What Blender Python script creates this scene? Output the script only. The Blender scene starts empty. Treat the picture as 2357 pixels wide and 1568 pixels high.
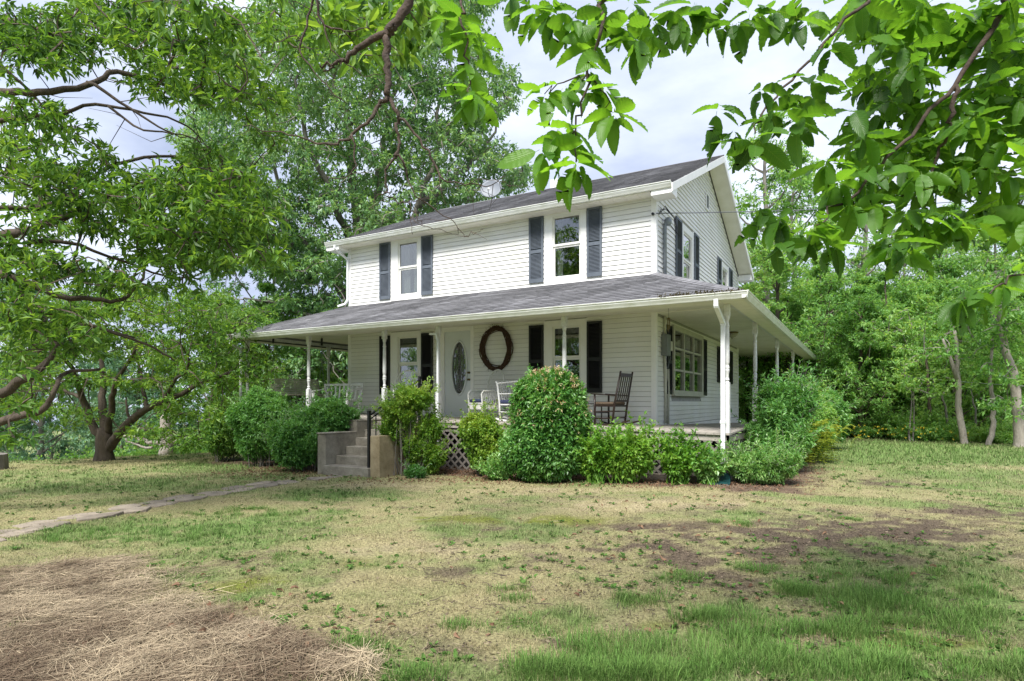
import bpy, math, random
import numpy as np
from mathutils import Vector
random.seed(7); RNG = np.random.default_rng(7)
SC = bpy.context.scene
COL = SC.collection
R = math.radians

# ------------------------------------------------------------------ camera
EYE = 1.432
CX, CY, YAW, FPX, HY = 3.939, -13.187, R(29.83), 1407.438, 926.15
cam_d = bpy.data.cameras.new('camera'); cam = bpy.data.objects.new('camera', cam_d); COL.objects.link(cam)
cam.location = (CX, CY, EYE); cam.rotation_euler = (R(90), 0, YAW)
cam_d.sensor_width = 36; cam_d.lens = FPX / 2357 * 36
cam_d.shift_y = (HY - 784) / 2357; cam_d.shift_x = 0
cam_d.clip_start = 0.05; cam_d.clip_end = 600
SC.camera = cam
# ------------------------------------------------------------------ sky, sun, exposure
SUN_EL, SUN_AZ = R(54), R(172)      # direction the light comes from (azimuth clockwise from +Y)
wd = bpy.data.worlds.new("World"); SC.world = wd; wd.use_nodes = True
nt = wd.node_tree; nt.nodes.clear()
def wn(t, **k):
    n = nt.nodes.new(t)
    for a, b in k.items(): setattr(n, a, b)
    return n
out = wn('ShaderNodeOutputWorld'); bg = wn('ShaderNodeBackground'); bg.inputs[1].default_value = 0.1
sky = wn('ShaderNodeTexSky', sky_type='NISHITA', sun_disc=False); sky.sun_elevation = SUN_EL; sky.sun_rotation = SUN_AZ
tc = wn('ShaderNodeTexCoord'); mp = wn('ShaderNodeMapping'); mp.inputs['Scale'].default_value = (1, 1, 2.6)
nz = wn('ShaderNodeTexNoise'); nz.inputs['Scale'].default_value = 2.3; nz.inputs['Detail'].default_value = 6; nz.inputs['Roughness'].default_value = .55
cr = wn('ShaderNodeValToRGB'); e = cr.color_ramp.elements
e[0].position = .33; e[0].color = (2.0, 2.35, 3.25, 1); e[1].position = .66; e[1].color = (4.1, 4.4, 5.1, 1)
x = cr.color_ramp.elements.new(.5); x.color = (3.05, 3.4, 4.25, 1)
nz2 = wn('ShaderNodeTexNoise'); nz2.inputs['Scale'].default_value = 1.4; nz2.inputs['Detail'].default_value = 4
cr2 = wn('ShaderNodeValToRGB'); e = cr2.color_ramp.elements
e[0].position = .28; e[0].color = (.55, .55, .55, 1); e[1].position = .42; e[1].color = (1, 1, 1, 1)
mx = wn('ShaderNodeMix', data_type='RGBA')
L = nt.links.new
L(tc.outputs['Generated'], mp.inputs[0]); L(mp.outputs[0], nz.inputs[0]); L(nz.outputs[0], cr.inputs[0])
L(mp.outputs[0], nz2.inputs[0]); L(nz2.outputs[0], cr2.inputs[0])
L(cr2.outputs[0], mx.inputs[0]); L(sky.outputs[0], mx.inputs[6]); L(cr.outputs[0], mx.inputs[7])
L(mx.outputs[2], bg.inputs[0]); L(bg.outputs[0], out.inputs[0])
sd = bpy.data.lights.new('sun', 'SUN'); sd.energy = 3.0; sd.angle = R(22); sd.color = (1, .96, .9)
so = bpy.data.objects.new('sun', sd); COL.objects.link(so)
sdir = Vector((math.sin(SUN_AZ) * math.cos(SUN_EL), math.cos(SUN_AZ) * math.cos(SUN_EL), math.sin(SUN_EL)))
so.rotation_euler = sdir.to_track_quat('Z', 'Y').to_euler(); so.location = sdir * 60
vs = SC.view_settings; vs.view_transform = 'Standard'; vs.look = 'None'; vs.gamma = 1; vs.exposure = 1.45; vs.use_curve_mapping = False
SC.cycles.max_bounces = 7; SC.cycles.diffuse_bounces = 4; SC.cycles.glossy_bounces = 3; SC.cycles.transmission_bounces = 5
SC.cycles.transparent_max_bounces = 8; SC.cycles.caustics_reflective = False; SC.cycles.caustics_refractive = False

# ------------------------------------------------------------------ coordinate helpers
FW = np.array([-math.sin(YAW), math.cos(YAW)]); RT = np.array([math.cos(YAW), math.sin(YAW)])
ORG = np.array([CX, CY, EYE])
def W(u, v, Y):
    X = (u - 1178.5) / FPX * Y; p = ORG[:2] + RT * X + FW * Y
    return np.array([p[0], p[1], EYE - (v - HY) / FPX * Y])
def ray(u, v): return W(u, v, 1.0) - ORG
def onY(u, v, y): r = ray(u, v); return ORG + r * ((y - CY) / r[1])
def onX(u, v, x): r = ray(u, v); return ORG + r * ((x - CX) / r[0])

VN = {}
def vnoise(x, y, scale, seed=0, octv=4):
    """smooth value noise, vectorised, 0..1"""
    x = np.asarray(x, float); y = np.asarray(y, float); tot = 0; amp = 1; s = 0
    for o in range(octv):
        g = VN.get(seed * 31 + o)
        if g is None: g = VN[seed * 31 + o] = np.random.default_rng(seed * 31 + o).random((257, 257))
        fx = x / scale * 2 ** o + 1000.3; fy = y / scale * 2 ** o + 1000.7
        ix = np.floor(fx).astype(int); iy = np.floor(fy).astype(int); tx = fx - ix; ty = fy - iy
        tx = tx * tx * (3 - 2 * tx); ty = ty * ty * (3 - 2 * ty)
        a = g[ix % 256, iy % 256]; b = g[(ix + 1) % 256, iy % 256]; c = g[ix % 256, (iy + 1) % 256]; d = g[(ix + 1) % 256, (iy + 1) % 256]
        tot = tot + amp * ((a * (1 - tx) + b * tx) * (1 - ty) + (c * (1 - tx) + d * tx) * ty); s += amp; amp *= .5
    return tot / s
def sstep(a, b, x): t = np.clip((x - a) / (b - a), 0, 1); return t * t * (3 - 2 * t)

def gz(x, y):
    x = np.asarray(x, float); y = np.asarray(y, float)
    z = np.where(x < 1.8, .02 * (x - 1.8), 0.0)
    z = np.maximum(z, -.42)
    s = (x + 17.6) * (-.887) + (y + 3) * .463
    s = np.maximum(s - .4, 0)
    z = z - 5.0 * (1 - np.exp(-s / 14.0)) * np.minimum(1, s / 2)
    z = z + (vnoise(x, y, 2.3, 3, 3) - .5) * .05 * np.clip((-y - 4) / 3, .3, 1)
    return z
def gzf(x, y): return float(gz(x, y))
def onG(u, v):
    z = 0.
    for _ in range(12):
        r = ray(u, v); p = ORG + r * ((z - EYE) / r[2]); z = gzf(p[0], p[1])
    return np.array([p[0], p[1], z])

# ------------------------------------------------------------------ mesh helpers
def raw_mesh(name, V, faces=None, loops=None, sizes=None, smooth=False):
    me = bpy.data.meshes.new(name)
    V = np.asarray(V, np.float32)
    if faces is not None:
        faces = np.asarray(faces, np.int32); sizes = np.full(len(faces), faces.shape[1], np.int32); loops = faces.ravel()
    loops = np.asarray(loops, np.int32); sizes = np.asarray(sizes, np.int32)
    me.vertices.add(len(V)); me.vertices.foreach_set('co', V.ravel())
    me.loops.add(len(loops)); me.loops.foreach_set('vertex_index', loops)
    st = np.zeros(len(sizes), np.int32); st[1:] = np.cumsum(sizes)[:-1]
    me.polygons.add(len(sizes)); me.polygons.foreach_set('loop_start', st); me.polygons.foreach_set('loop_total', sizes)
    me.polygons.foreach_set('use_smooth', np.full(len(sizes), bool(smooth)))
    me.update(calc_edges=True)
    return me
ROOT = {}
def link(name, me, mat, parent=None, kind=None, loc=None):
    o = bpy.data.objects.new(name, me); COL.objects.link(o)
    if mat is not None and me is not None and not me.materials: me.materials.append(mat)
    if parent is not None: o.parent = parent
    if loc is not None: o.location = loc
    if kind: o['kind'] = kind
    return o
def tag(o, label, cat, group=None, kind=None):
    if label: o['label'] = label
    if cat: o['category'] = cat
    if group: o['group'] = group
    if kind: o['kind'] = kind
    return o
def thing(name, label, cat, loc=(0, 0, 0), rz=0, group=None):
    o = bpy.data.objects.new(name, None); COL.objects.link(o); o.location = tuple(float(v) for v in loc); o.rotation_euler = (0, 0, rz)
    o.empty_display_size = .2
    return tag(o, label, cat, group)
def copy_tree(o, parent=None):
    c = o.copy(); COL.objects.link(c)
    if parent is not None: c.parent = parent
    for ch in list(o.children): copy_tree(ch, c)
    return c

class MB:
    def __init__(s, off=(0, 0, 0)): s.v = []; s.f = []; s.off = np.array(off, float)
    def add(s, V, F):
        n = len(s.v)
        s.v += [tuple(np.asarray(q, float) - s.off) for q in V]; s.f += [tuple(i + n for i in q) for q in F]
        return s
    def box(s, x0, x1, y0, y1, z0, z1):
        V = [(x0, y0, z0), (x1, y0, z0), (x1, y1, z0), (x0, y1, z0), (x0, y0, z1), (x1, y0, z1), (x1, y1, z1), (x0, y1, z1)]
        return s.add(V, [(0, 3, 2, 1), (4, 5, 6, 7), (0, 1, 5, 4), (1, 2, 6, 5), (2, 3, 7, 6), (3, 0, 4, 7)])
    def bar(s, a, b, w, h, up=(0, 0, 1)):
        a = Vector(a); b = Vector(b); d = (b - a).normalized(); u = Vector(up)
        if abs(d.dot(u)) > .98: u = Vector((1, 0, 0))
        sd_ = d.cross(u).normalized(); u = sd_.cross(d).normalized(); V = []
        for p in (a, b):
            for sx, sz in ((-1, -1), (1, -1), (1, 1), (-1, 1)): V.append(p + sd_ * (w / 2 * sx) + u * (h / 2 * sz))
        return s.add(V, [(0, 3, 2, 1), (4, 5, 6, 7), (0, 1, 5, 4), (1, 2, 6, 5), (2, 3, 7, 6), (3, 0, 4, 7)])
    def tube(s, pts, r, n=6, cap=True):
        pts = [Vector(p) for p in pts]; m = len(pts)
        if not hasattr(r, '__len__'): r = [r] * m
        V = []; F = []; ref = Vector((0, 0, 1))
        d0 = (pts[1] - pts[0]).normalized()
        if abs(d0.dot(ref)) > .9: ref = Vector((1, 0, 0))
        for i, p in enumerate(pts):
            d = (pts[min(i + 1, m - 1)] - pts[max(i - 1, 0)]).normalized()
            a = (ref - d * ref.dot(d)).normalized(); ref = a; b = d.cross(a)
            for k in range(n):
                t = 2 * math.pi * k / n; V.append(p + (a * math.cos(t) + b * math.sin(t)) * r[i])
        for i in range(m - 1):
            for k in range(n):
                k2 = (k + 1) % n; F.append((i * n + k, i * n + k2, (i + 1) * n + k2, (i + 1) * n + k))
        if cap: F.append(tuple(range(n - 1, -1, -1))); F.append(tuple((m - 1) * n + k for k in range(n)))
        return s.add(V, F)
    def lathe(s, prof, n=10, c=(0, 0, 0)):
        V = []; F = []
        for r_, z in prof:
            for k in range(n):
                t = 2 * math.pi * k / n; V.append((c[0] + r_ * math.cos(t), c[1] + r_ * math.sin(t), c[2] + z))
        for i in range(len(prof) - 1):
            for k in range(n):
                k2 = (k + 1) % n; F.append((i * n + k, i * n + k2, (i + 1) * n + k2, (i + 1) * n + k))
        F.append(tuple(range(n - 1, -1, -1))); F.append(tuple((len(prof) - 1) * n + k for k in range(n)))
        return s.add(V, F)
    def prism(s, prof, a, b, axis='x'):
        """profile list of (p,q) swept along axis from a to b; for x: (y,z); for y: (x,z)"""
        n = len(prof); V = []
        for t in (a, b):
            for p, q in prof: V.append((t, p, q) if axis == 'x' else (p, t, q))
        F = [tuple(range(n)), tuple(range(2 * n - 1, n - 1, -1))] + [(i, i + n, (i + 1) % n + n, (i + 1) % n) for i in range(n)]
        return s.add(V, F)
    def mesh(s, name, smooth=False):
        loops = [i for f in s.f for i in f]; sizes = [len(f) for f in s.f]
        me = raw_mesh(name, np.array(s.v), loops=loops, sizes=sizes, smooth=smooth)
        return me
    def build(s, name, mat, parent=None, kind=None, smooth=False, bev=0, loc=None, recalc=True):
        import bmesh
        me = s.mesh(name, smooth)
        if recalc and len(s.f) < 20000:
            bm = bmesh.new(); bm.from_mesh(me); bmesh.ops.recalc_face_normals(bm, faces=bm.faces); bm.to_mesh(me); bm.free()
        o = link(name, me, mat, parent, kind, loc)
        if bev:
            md = o.modifiers.new('bevel', 'BEVEL'); md.width = bev; md.segments = 2; md.limit_method = 'ANGLE'
        return o

# ------------------------------------------------------------------ materials
def nodes(name):
    m = bpy.data.materials.new(name); m.use_nodes = True; t = m.node_tree; t.nodes.clear()
    return m, t, (lambda ty, **k: (lambda n: ([setattr(n, a, b) for a, b in k.items()], n)[1])(t.nodes.new(ty)))
def ramp(n, stops):
    e = n.color_ramp.elements
    while len(e) > 1: e.remove(e[-1])
    e[0].position = stops[0][0]; e[0].color = (*stops[0][1], 1)
    for p, c in stops[1:]: q = e.new(p); q.color = (*c, 1)
def mat(name, col, rough=.6, var=.25, scale=6., bump=.0, bscale=60., spec=.4, col2=None, metal=0, stretch=(1, 1, 1), randobj=.0, coord='Object', island=0):
    m, t, N = nodes(name); L = t.links.new
    o = N('ShaderNodeOutputMaterial'); b = N('ShaderNodeBsdfPrincipled'); b.inputs['Roughness'].default_value = rough
    b.inputs['Metallic'].default_value = metal; b.inputs['Specular IOR Level'].default_value = spec
    c = N('ShaderNodeTexCoord') if coord == 'Object' else N('ShaderNodeNewGeometry')
    src = c.outputs['Object'] if coord == 'Object' else c.outputs['Position']
    mp_ = N('ShaderNodeMapping'); mp_.inputs['Scale'].default_value = stretch; L(src, mp_.inputs[0])
    n = N('ShaderNodeTexNoise'); n.inputs['Scale'].default_value = scale; n.inputs['Detail'].default_value = 7; n.inputs['Roughness'].default_value = .65
    L(mp_.outputs[0], n.inputs[0])
    r = N('ShaderNodeValToRGB'); c2 = col2 or tuple(v * (1 - var) for v in col)
    ramp(r, [(.3, c2), (.62, col)]); L(n.outputs[0], r.inputs[0]); last = r.outputs[0]
    if randobj:
        oi = N('ShaderNodeObjectInfo'); mr = N('ShaderNodeMapRange'); mr.inputs['To Min'].default_value = 1 - randobj; mr.inputs['To Max'].default_value = 1 + randobj
        L(oi.outputs['Random'], mr.inputs[0]); vm = N('ShaderNodeVectorMath', operation='SCALE'); L(last, vm.inputs[0]); L(mr.outputs[0], vm.inputs['Scale']); last = vm.outputs[0]
    if island:
        gi = N('ShaderNodeNewGeometry'); mr = N('ShaderNodeMapRange'); mr.inputs['To Min'].default_value = 1 - island; mr.inputs['To Max'].default_value = 1 + island
        L(gi.outputs['Random Per Island'], mr.inputs[0]); vm = N('ShaderNodeVectorMath', operation='SCALE'); L(last, vm.inputs[0]); L(mr.outputs[0], vm.inputs['Scale']); last = vm.outputs[0]
    L(last, b.inputs['Base Color'])
    if bump:
        n2 = N('ShaderNodeTexNoise'); n2.inputs['Scale'].default_value = bscale; n2.inputs['Detail'].default_value = 5; L(mp_.outputs[0], n2.inputs[0])
        bp = N('ShaderNodeBump'); bp.inputs['Strength'].default_value = bump; bp.inputs['Distance'].default_value = .02; L(n2.outputs[0], bp.inputs['Height']); L(bp.outputs[0], b.inputs['Normal'])
    L(b.outputs[0], o.inputs[0]); return m
def leafmat(name, cols, trans=.4, rough=.42, nscale=.5, tcol=1.6, spec=.35, veins=False):
    m, t, N = nodes(name); L = t.links.new
    o = N('ShaderNodeOutputMaterial'); b = N('ShaderNodeBsdfPrincipled'); b.inputs['Roughness'].default_value = rough; b.inputs['Specular IOR Level'].default_value = spec
    g = N('ShaderNodeNewGeometry'); n = N('ShaderNodeTexNoise'); n.inputs['Scale'].default_value = nscale; n.inputs['Detail'].default_value = 3; L(g.outputs['Position'], n.inputs[0])
    oi = N('ShaderNodeObjectInfo')
    a = N('ShaderNodeMath', operation='MULTIPLY_ADD'); a.inputs[1].default_value = .55; L(g.outputs['Random Per Island'], a.inputs[0])
    s = N('ShaderNodeMath', operation='MULTIPLY_ADD'); s.inputs[1].default_value = 1.3; s.inputs[2].default_value = -.42; L(n.outputs[0], s.inputs[0]); L(s.outputs[0], a.inputs[2])
    a2 = N('ShaderNodeMath', operation='MULTIPLY_ADD'); a2.inputs[1].default_value = .22; L(oi.outputs['Random'], a2.inputs[0]); L(a.outputs[0], a2.inputs[2])
    r = N('ShaderNodeValToRGB'); k = len(cols); ramp(r, [(i / max(1, k - 1), c) for i, c in enumerate(cols)]); L(a2.outputs[0], r.inputs[0])
    colo = r.outputs[0]
    if veins:
        uv = N('ShaderNodeUVMap'); sp = N('ShaderNodeSeparateXYZ'); L(uv.outputs[0], sp.inputs[0])
        ab = N('ShaderNodeMath', operation='ABSOLUTE'); L(sp.outputs[1], ab.inputs[0])
        q = N('ShaderNodeMath', operation='MULTIPLY_ADD'); q.inputs[1].default_value = -.55; L(ab.outputs[0], q.inputs[0]); L(sp.outputs[0], q.inputs[2])
        w = N('ShaderNodeMath', operation='MULTIPLY'); w.inputs[1].default_value = 14; L(q.outputs[0], w.inputs[0])
        fr = N('ShaderNodeMath', operation='PINGPONG'); fr.inputs[1].default_value = .5; L(w.outputs[0], fr.inputs[0])
        mr1 = N('ShaderNodeMapRange'); mr1.inputs['From Max'].default_value = .12; mr1.inputs['To Min'].default_value = 1; mr1.inputs['To Max'].default_value = 0; L(fr.outputs[0], mr1.inputs[0])
        mr2 = N('ShaderNodeMapRange'); mr2.inputs['From Max'].default_value = .022; mr2.inputs['To Min'].default_value = 1; mr2.inputs['To Max'].default_value = 0; L(ab.outputs[0], mr2.inputs[0])
        mm = N('ShaderNodeMath', operation='MAXIMUM'); L(mr1.outputs[0], mm.inputs[0]); L(mr2.outputs[0], mm.inputs[1])
        ms = N('ShaderNodeMath', operation='MULTIPLY'); ms.inputs[1].default_value = .6; L(mm.outputs[0], ms.inputs[0])
        vx = N('ShaderNodeMix', data_type='RGBA'); L(ms.outputs[0], vx.inputs[0]); L(colo, vx.inputs[6]); vx.inputs[7].default_value = (.16, .26, .05, 1); colo = vx.outputs[2]
        bp = N('ShaderNodeBump'); bp.inputs['Strength'].default_value = .5; bp.inputs['Distance'].default_value = .003; L(fr.outputs[0], bp.inputs['Height']); L(bp.outputs[0], b.inputs['Normal'])
    L(colo, b.inputs['Base Color'])
    tr = N('ShaderNodeBsdfTranslucent'); vm = N('ShaderNodeVectorMath', operation='MULTIPLY'); vm.inputs[1].default_value = (tcol * 1.15, tcol, tcol * .45); L(colo, vm.inputs[0]); L(vm.outputs[0], tr.inputs[0])
    mix = N('ShaderNodeMixShader'); mix.inputs[0].default_value = trans; L(b.outputs[0], mix.inputs[1]); L(tr.outputs[0], mix.inputs[2]); L(mix.outputs[0], o.inputs[0])
    return m
def attrmat(name, rough=.8, bump=.4, trans=0, noise=.35, nscale=30):
    m, t, N = nodes(name); L = t.links.new
    o = N('ShaderNodeOutputMaterial'); b = N('ShaderNodeBsdfPrincipled'); b.inputs['Roughness'].default_value = rough; b.inputs['Specular IOR Level'].default_value = .12
    at = N('ShaderNodeAttribute', attribute_name='tone')
    g = N('ShaderNodeNewGeometry'); n = N('ShaderNodeTexNoise'); n.inputs['Scale'].default_value = nscale; n.inputs['Detail'].default_value = 6; n.inputs['Roughness'].default_value = .75; L(g.outputs['Position'], n.inputs[0])
    mr = N('ShaderNodeMapRange'); mr.inputs['From Min'].default_value = .3; mr.inputs['From Max'].default_value = .7; mr.inputs['To Min'].default_value = 1 - noise; mr.inputs['To Max'].default_value = 1 + noise; L(n.outputs[0], mr.inputs[0])
    vm = N('ShaderNodeVectorMath', operation='SCALE'); L(at.outputs['Color'], vm.inputs[0]); L(mr.outputs[0], vm.inputs['Scale']); L(vm.outputs[0], b.inputs['Base Color'])
    if bump:
        bp = N('ShaderNodeBump'); bp.inputs['Strength'].default_value = bump; bp.inputs['Distance'].default_value = .03; L(n.outputs[0], bp.inputs['Height']); L(bp.outputs[0], b.inputs['Normal'])
    if trans:
        tr = N('ShaderNodeBsdfTranslucent'); L(vm.outputs[0], tr.inputs[0]); mix = N('ShaderNodeMixShader'); mix.inputs[0].default_value = trans
        L(b.outputs[0], mix.inputs[1]); L(tr.outputs[0], mix.inputs[2]); L(mix.outputs[0], o.inputs[0])
    else: L(b.outputs[0], o.inputs[0])
    return m
def glassmat(name, tint=(.75, .8, .78)):
    m, t, N = nodes(name); L = t.links.new
    o = N('ShaderNodeOutputMaterial'); tr = N('ShaderNodeBsdfTransparent'); tr.inputs[0].default_value = (*tint, 1)
    gl = N('ShaderNodeBsdfGlossy'); gl.inputs['Roughness'].default_value = .01; fr = N('ShaderNodeLayerWeight'); fr.inputs[0].default_value = .5
    pw = N('ShaderNodeMath', operation='POWER'); pw.inputs[1].default_value = 3.0; L(fr.outputs['Facing'], pw.inputs[0])
    mx_ = N('ShaderNodeMath', operation='MULTIPLY_ADD'); mx_.inputs[1].default_value = .85; mx_.inputs[2].default_value = .20; L(pw.outputs[0], mx_.inputs[0])
    mix = N('ShaderNodeMixShader'); L(mx_.outputs[0], mix.inputs[0]); L(tr.outputs[0], mix.inputs[1]); L(gl.outputs[0], mix.inputs[2]); L(mix.outputs[0], o.inputs[0])
    return m
M = {}
M['siding'] = mat('vinyl_siding', (.77, .77, .77), .45, .07, 1.3, .05, 40, randobj=.035, coord='World', col2=(.72, .715, .67), stretch=(1, 1, .5))
M['trim'] = mat('white_trim', (.83, .83, .83), .45, .08, 4, coord='World')
M['gutter'] = mat('white_gutter', (.80, .81, .81), .35, .2, 3.5, coord='World', col2=(.58, .60, .52), stretch=(1, 1, 4))
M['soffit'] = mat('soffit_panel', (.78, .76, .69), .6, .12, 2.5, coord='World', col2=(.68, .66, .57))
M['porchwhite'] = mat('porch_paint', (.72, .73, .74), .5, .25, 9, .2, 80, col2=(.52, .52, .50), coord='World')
M['dspout'] = mat('downspout_metal', (.76, .78, .80), .3, .15, 5, coord='World')
M['shingle'] = mat('asphalt_shingle', (.205, .205, .22), .9, .3, 1.1, .8, 120, spec=.2, col2=(.12, .12, .13), randobj=.14, island=.24, coord='World')
M['shutter_blue'] = mat('faded_blue_paint', (.115, .135, .165), .55, .3, 3, col2=(.075, .09, .115), coord='World')
M['shutter_black'] = mat('black_shutter_paint', (.012, .013, .016), .5, .3, 3, coord='World')
M['frame'] = mat('window_frame_vinyl', (.78, .78, .75), .4, .05, 5, coord='World')
M['framedark'] = mat('window_frame_aged', (.50, .50, .42), .5, .2, 5, coord='World')
M['glass'] = glassmat('window_glass')
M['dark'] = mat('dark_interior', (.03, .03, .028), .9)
M['curtain'] = mat('sheer_curtain', (.42, .40, .36), .9, .35, 14, stretch=(6, 6, .5), coord='World')
M['door'] = mat('door_paint', (.66, .70, .72), .4, .05, 3, coord='World')
M['caming'] = mat('leaded_caming', (.25, .26, .26), .45, .2, 10, metal=.3)
M['brass'] = mat('aged_brass', (.16, .12, .05), .4, .2, 10, metal=.8)
M['concrete'] = mat('old_concrete', (.32, .295, .245), .9, .5, 4, .8, 60, col2=(.16, .14, .115), coord='World')
M['concrete2'] = mat('stained_concrete', (.38, .31, .20), .9, .5, 3, .8, 50, col2=(.20, .155, .085), coord='World')
M['deck'] = mat('weathered_deck', (.36, .33, .29), .8, .45, 5, .4, 60, col2=(.22, .20, .175), randobj=.15, coord='World')
M['lattice'] = mat('weathered_lattice', (.21, .19, .17), .85, .4, 12, .3, 80, randobj=.15, coord='World')
M['black'] = mat('black_iron', (.012, .012, .014), .4, .2)
M['wood_dark'] = mat('dark_stained_wood', (.035, .022, .017), .35, .4, 12)
M['wood_grey'] = mat('weathered_slats', (.52, .50, .42), .8, .4, 8, .2, 60, randobj=.12)
M['wicker'] = mat('pale_wicker', (.74, .74, .70), .6, .25, 20)
M['white_wicker'] = mat('white_painted_wood', (.80, .80, .80), .5, .2, 9)
M['blue_cushion'] = mat('navy_cushion', (.045, .055, .12), .9, .3, 16)
M['teal_cushion'] = mat('teal_towel', (.10, .22, .22), .9, .3, 16)
M['weave_seat'] = mat('patterned_cushion', (.17, .12, .08), .9, .8, 45, col2=(.03, .022, .016))
M['vine'] = mat('vine_bark', (.085, .045, .028), .85, .7, 25, .4, 60)
M['dish'] = mat('satellite_grey', (.17, .19, .22), .5, .1, 3)
M['grey_metal'] = mat('galvanised_metal', (.24, .27, .30), .4, .2, 8, metal=.3)
M['meter'] = mat('meter_grey', (.17, .19, .19), .5, .2, 8)
M['cable'] = mat('cable_grey', (.12, .13, .15), .5, .2)
M['timber'] = mat('landscape_timber', (.25, .21, .175), .9, .4, 8, .4, 60, coord='World')
M['splash'] = mat('green_plastic', (.012, .055, .06), .35, .3, 6)
M['stone'] = mat('flagstone', (.285, .24, .19), .9, .35, 5, .7, 40, col2=(.15, .125, .10), randobj=.18, coord='World')
M['bark'] = mat('bark_brown', (.10, .078, .06), .95, .6, 7, 1.0, 30, stretch=(1, 1, .25), col2=(.035, .027, .021))
M['bark_grey'] = mat('bark_grey', (.20, .185, .165), .95, .5, 7, 1.0, 30, stretch=(1, 1, .25), col2=(.085, .075, .065))
M['bark_pale'] = mat('bark_pale', (.33, .30, .26), .95, .4, 8, 1.0, 35, stretch=(1, 1, .3), col2=(.22, .19, .17))
M['bark_red'] = mat('bark_reddish', (.075, .052, .04), .9, .5, 12, .7, 40, col2=(.03, .022, .018))
M['dead_wood'] = mat('bleached_dead_wood', (.48, .43, .39), .9, .4, 5, .5, 25, col2=(.30, .25, .21))
M['ground'] = attrmat('lawn_ground', .95, 1.0, 0, .75, 38)
M['blade'] = attrmat('grass_blades', .55, 0, .35, .15, 3)
M['straw'] = attrmat('straw_stalks', .6, 0, .1, .15, 5)
M['litter'] = attrmat('dead_leaf_litter', .7, 0, .15, .2, 9)
# ================================================================== the farmhouse
HL, HD = 9.115, 10.153
ZE, ZR = 5.97, 8.56
house = thing('farmhouse', 'white two-storey farmhouse with grey shingle roofs and wraparound porch', 'house')
def cutlist(a0, a1, z0, z1, ops):
    iv = [(a0, a1)]
    for (o0, o1, p0, p1) in ops:
        if p1 <= z0 + 1e-3 or p0 >= z1 - 1e-3: continue
        nv = []
        for s, e_ in iv:
            if o1 <= s or o0 >= e_: nv.append((s, e_)); continue
            if o0 > s: nv.append((s, o0))
            if o1 < e_: nv.append((o1, e_))
        iv = nv
    return [(s, e_) for s, e_ in iv if e_ - s > .02]
def wallpanel(mb, a0, a1, z0, z1, ops, put):
    zs = sorted(set([z0, z1] + [q for o in ops for q in o[2:4] if z0 < q < z1]))
    for p, q in zip(zs[:-1], zs[1:]):
        for s, e_ in cutlist(a0, a1, p, q, ops): put(mb, s, e_, p, q)
frontops = [(-7.50, -6.46, 4.27, 5.9), (-2.70, -1.63, 4.27, 5.9), (-7.52, -6.47, 1.55, 3.35), (-2.71, -1.62, 1.55, 3.35), (-5.74, -4.80, 1.02, 3.33)]
sideops = [(2.17, 3.35, 4.5, 5.93), (7.08, 8.3, 4.75, 5.95), (1.22, 4.25, 1.66, 3.22), (6.95, 8.35, 1.9, 3.2)]
mb = MB(); fput = lambda m, s, e_, p, q: m.box(s, e_, 0, .12, p, q)
wallpanel(mb, -HL, 0, .4, ZE + .1, frontops, fput)
M['lap_shade_backing'] = mat('wall_backing_lap_shade', (.38, .38, .37), .9)  # grey backing wall: lap shadow between siding boards is put into its colour
mb.build('front_wall', M['lap_shade_backing'], house)
mb = MB(); sput = lambda m, s, e_, p, q: m.box(-.12, 0, s, e_, p, q)
wallpanel(mb, .121, HD - .121, .4, ZE + .1, sideops, sput)
mb.prism([(.03, ZE + .101), (HD - .03, ZE + .101), (HD / 2, ZR - .16)], -.12, 0, 'x')
mb.build('gable_wall', M['lap_shade_backing'], house)
mb = MB(); mb.box(-HL, -HL + .12, .121, HD - .121, .4, ZE + .1); mb.prism([(.03, ZE + .101), (HD - .03, ZE + .101), (HD / 2, ZR - .16)], -HL, -HL + .12, 'x')
mb.build('far_gable_wall', M['siding'], house)
MB().box(-HL, 0, HD - .12, HD, .4, ZE + .1).build('back_wall', M['siding'], house)
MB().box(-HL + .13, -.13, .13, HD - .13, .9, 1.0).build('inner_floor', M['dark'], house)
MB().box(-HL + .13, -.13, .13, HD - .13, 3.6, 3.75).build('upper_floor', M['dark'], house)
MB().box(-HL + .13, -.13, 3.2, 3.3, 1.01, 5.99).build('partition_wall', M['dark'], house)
# ---- siding boards
EX = .1107
def board(a0, a1, z, plane, e_=EX):
    prof = [(0.0005, z + .007), (.026, z + .007), (.026, z + .020), (.008, z + e_), (0.0005, z + e_)]
    if plane == 'front': return MB().prism([(-p, q) for p, q in prof], a0, a1, 'x')
    return MB().prism(prof, a0, a1, 'y')
z = 4.20
while z < ZE - .03:
    for s, e_ in cutlist(-HL + .07, -.085, z, z + EX, frontops): board(s, e_, z, 'front', min(EX, ZE - z)).build('siding_board', M['siding'], house, recalc=True)
    z += EX
z = 1.0
while z < 3.42:
    for s, e_ in cutlist(-HL + .07, -.085, z, z + EX, frontops): board(s, e_, z, 'front').build('siding_board', M['siding'], house)
    for s, e_ in cutlist(.085, HD - .07, z - .1, z + EX, sideops): board(s, e_, z - .1, 'side').build('siding_board', M['siding'], house)
    z += EX
z = 3.9
RS = .4514
while z < ZR - .45:
    m_ = max(.085, (z - 5.9) / RS - .02)
    if HD - 2 * m_ < .3: break
    for s, e_ in cutlist(m_, HD - m_, z, z + EX, sideops): board(s, e_, z, 'side').build('siding_board', M['siding'], house)
    z += EX
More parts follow.
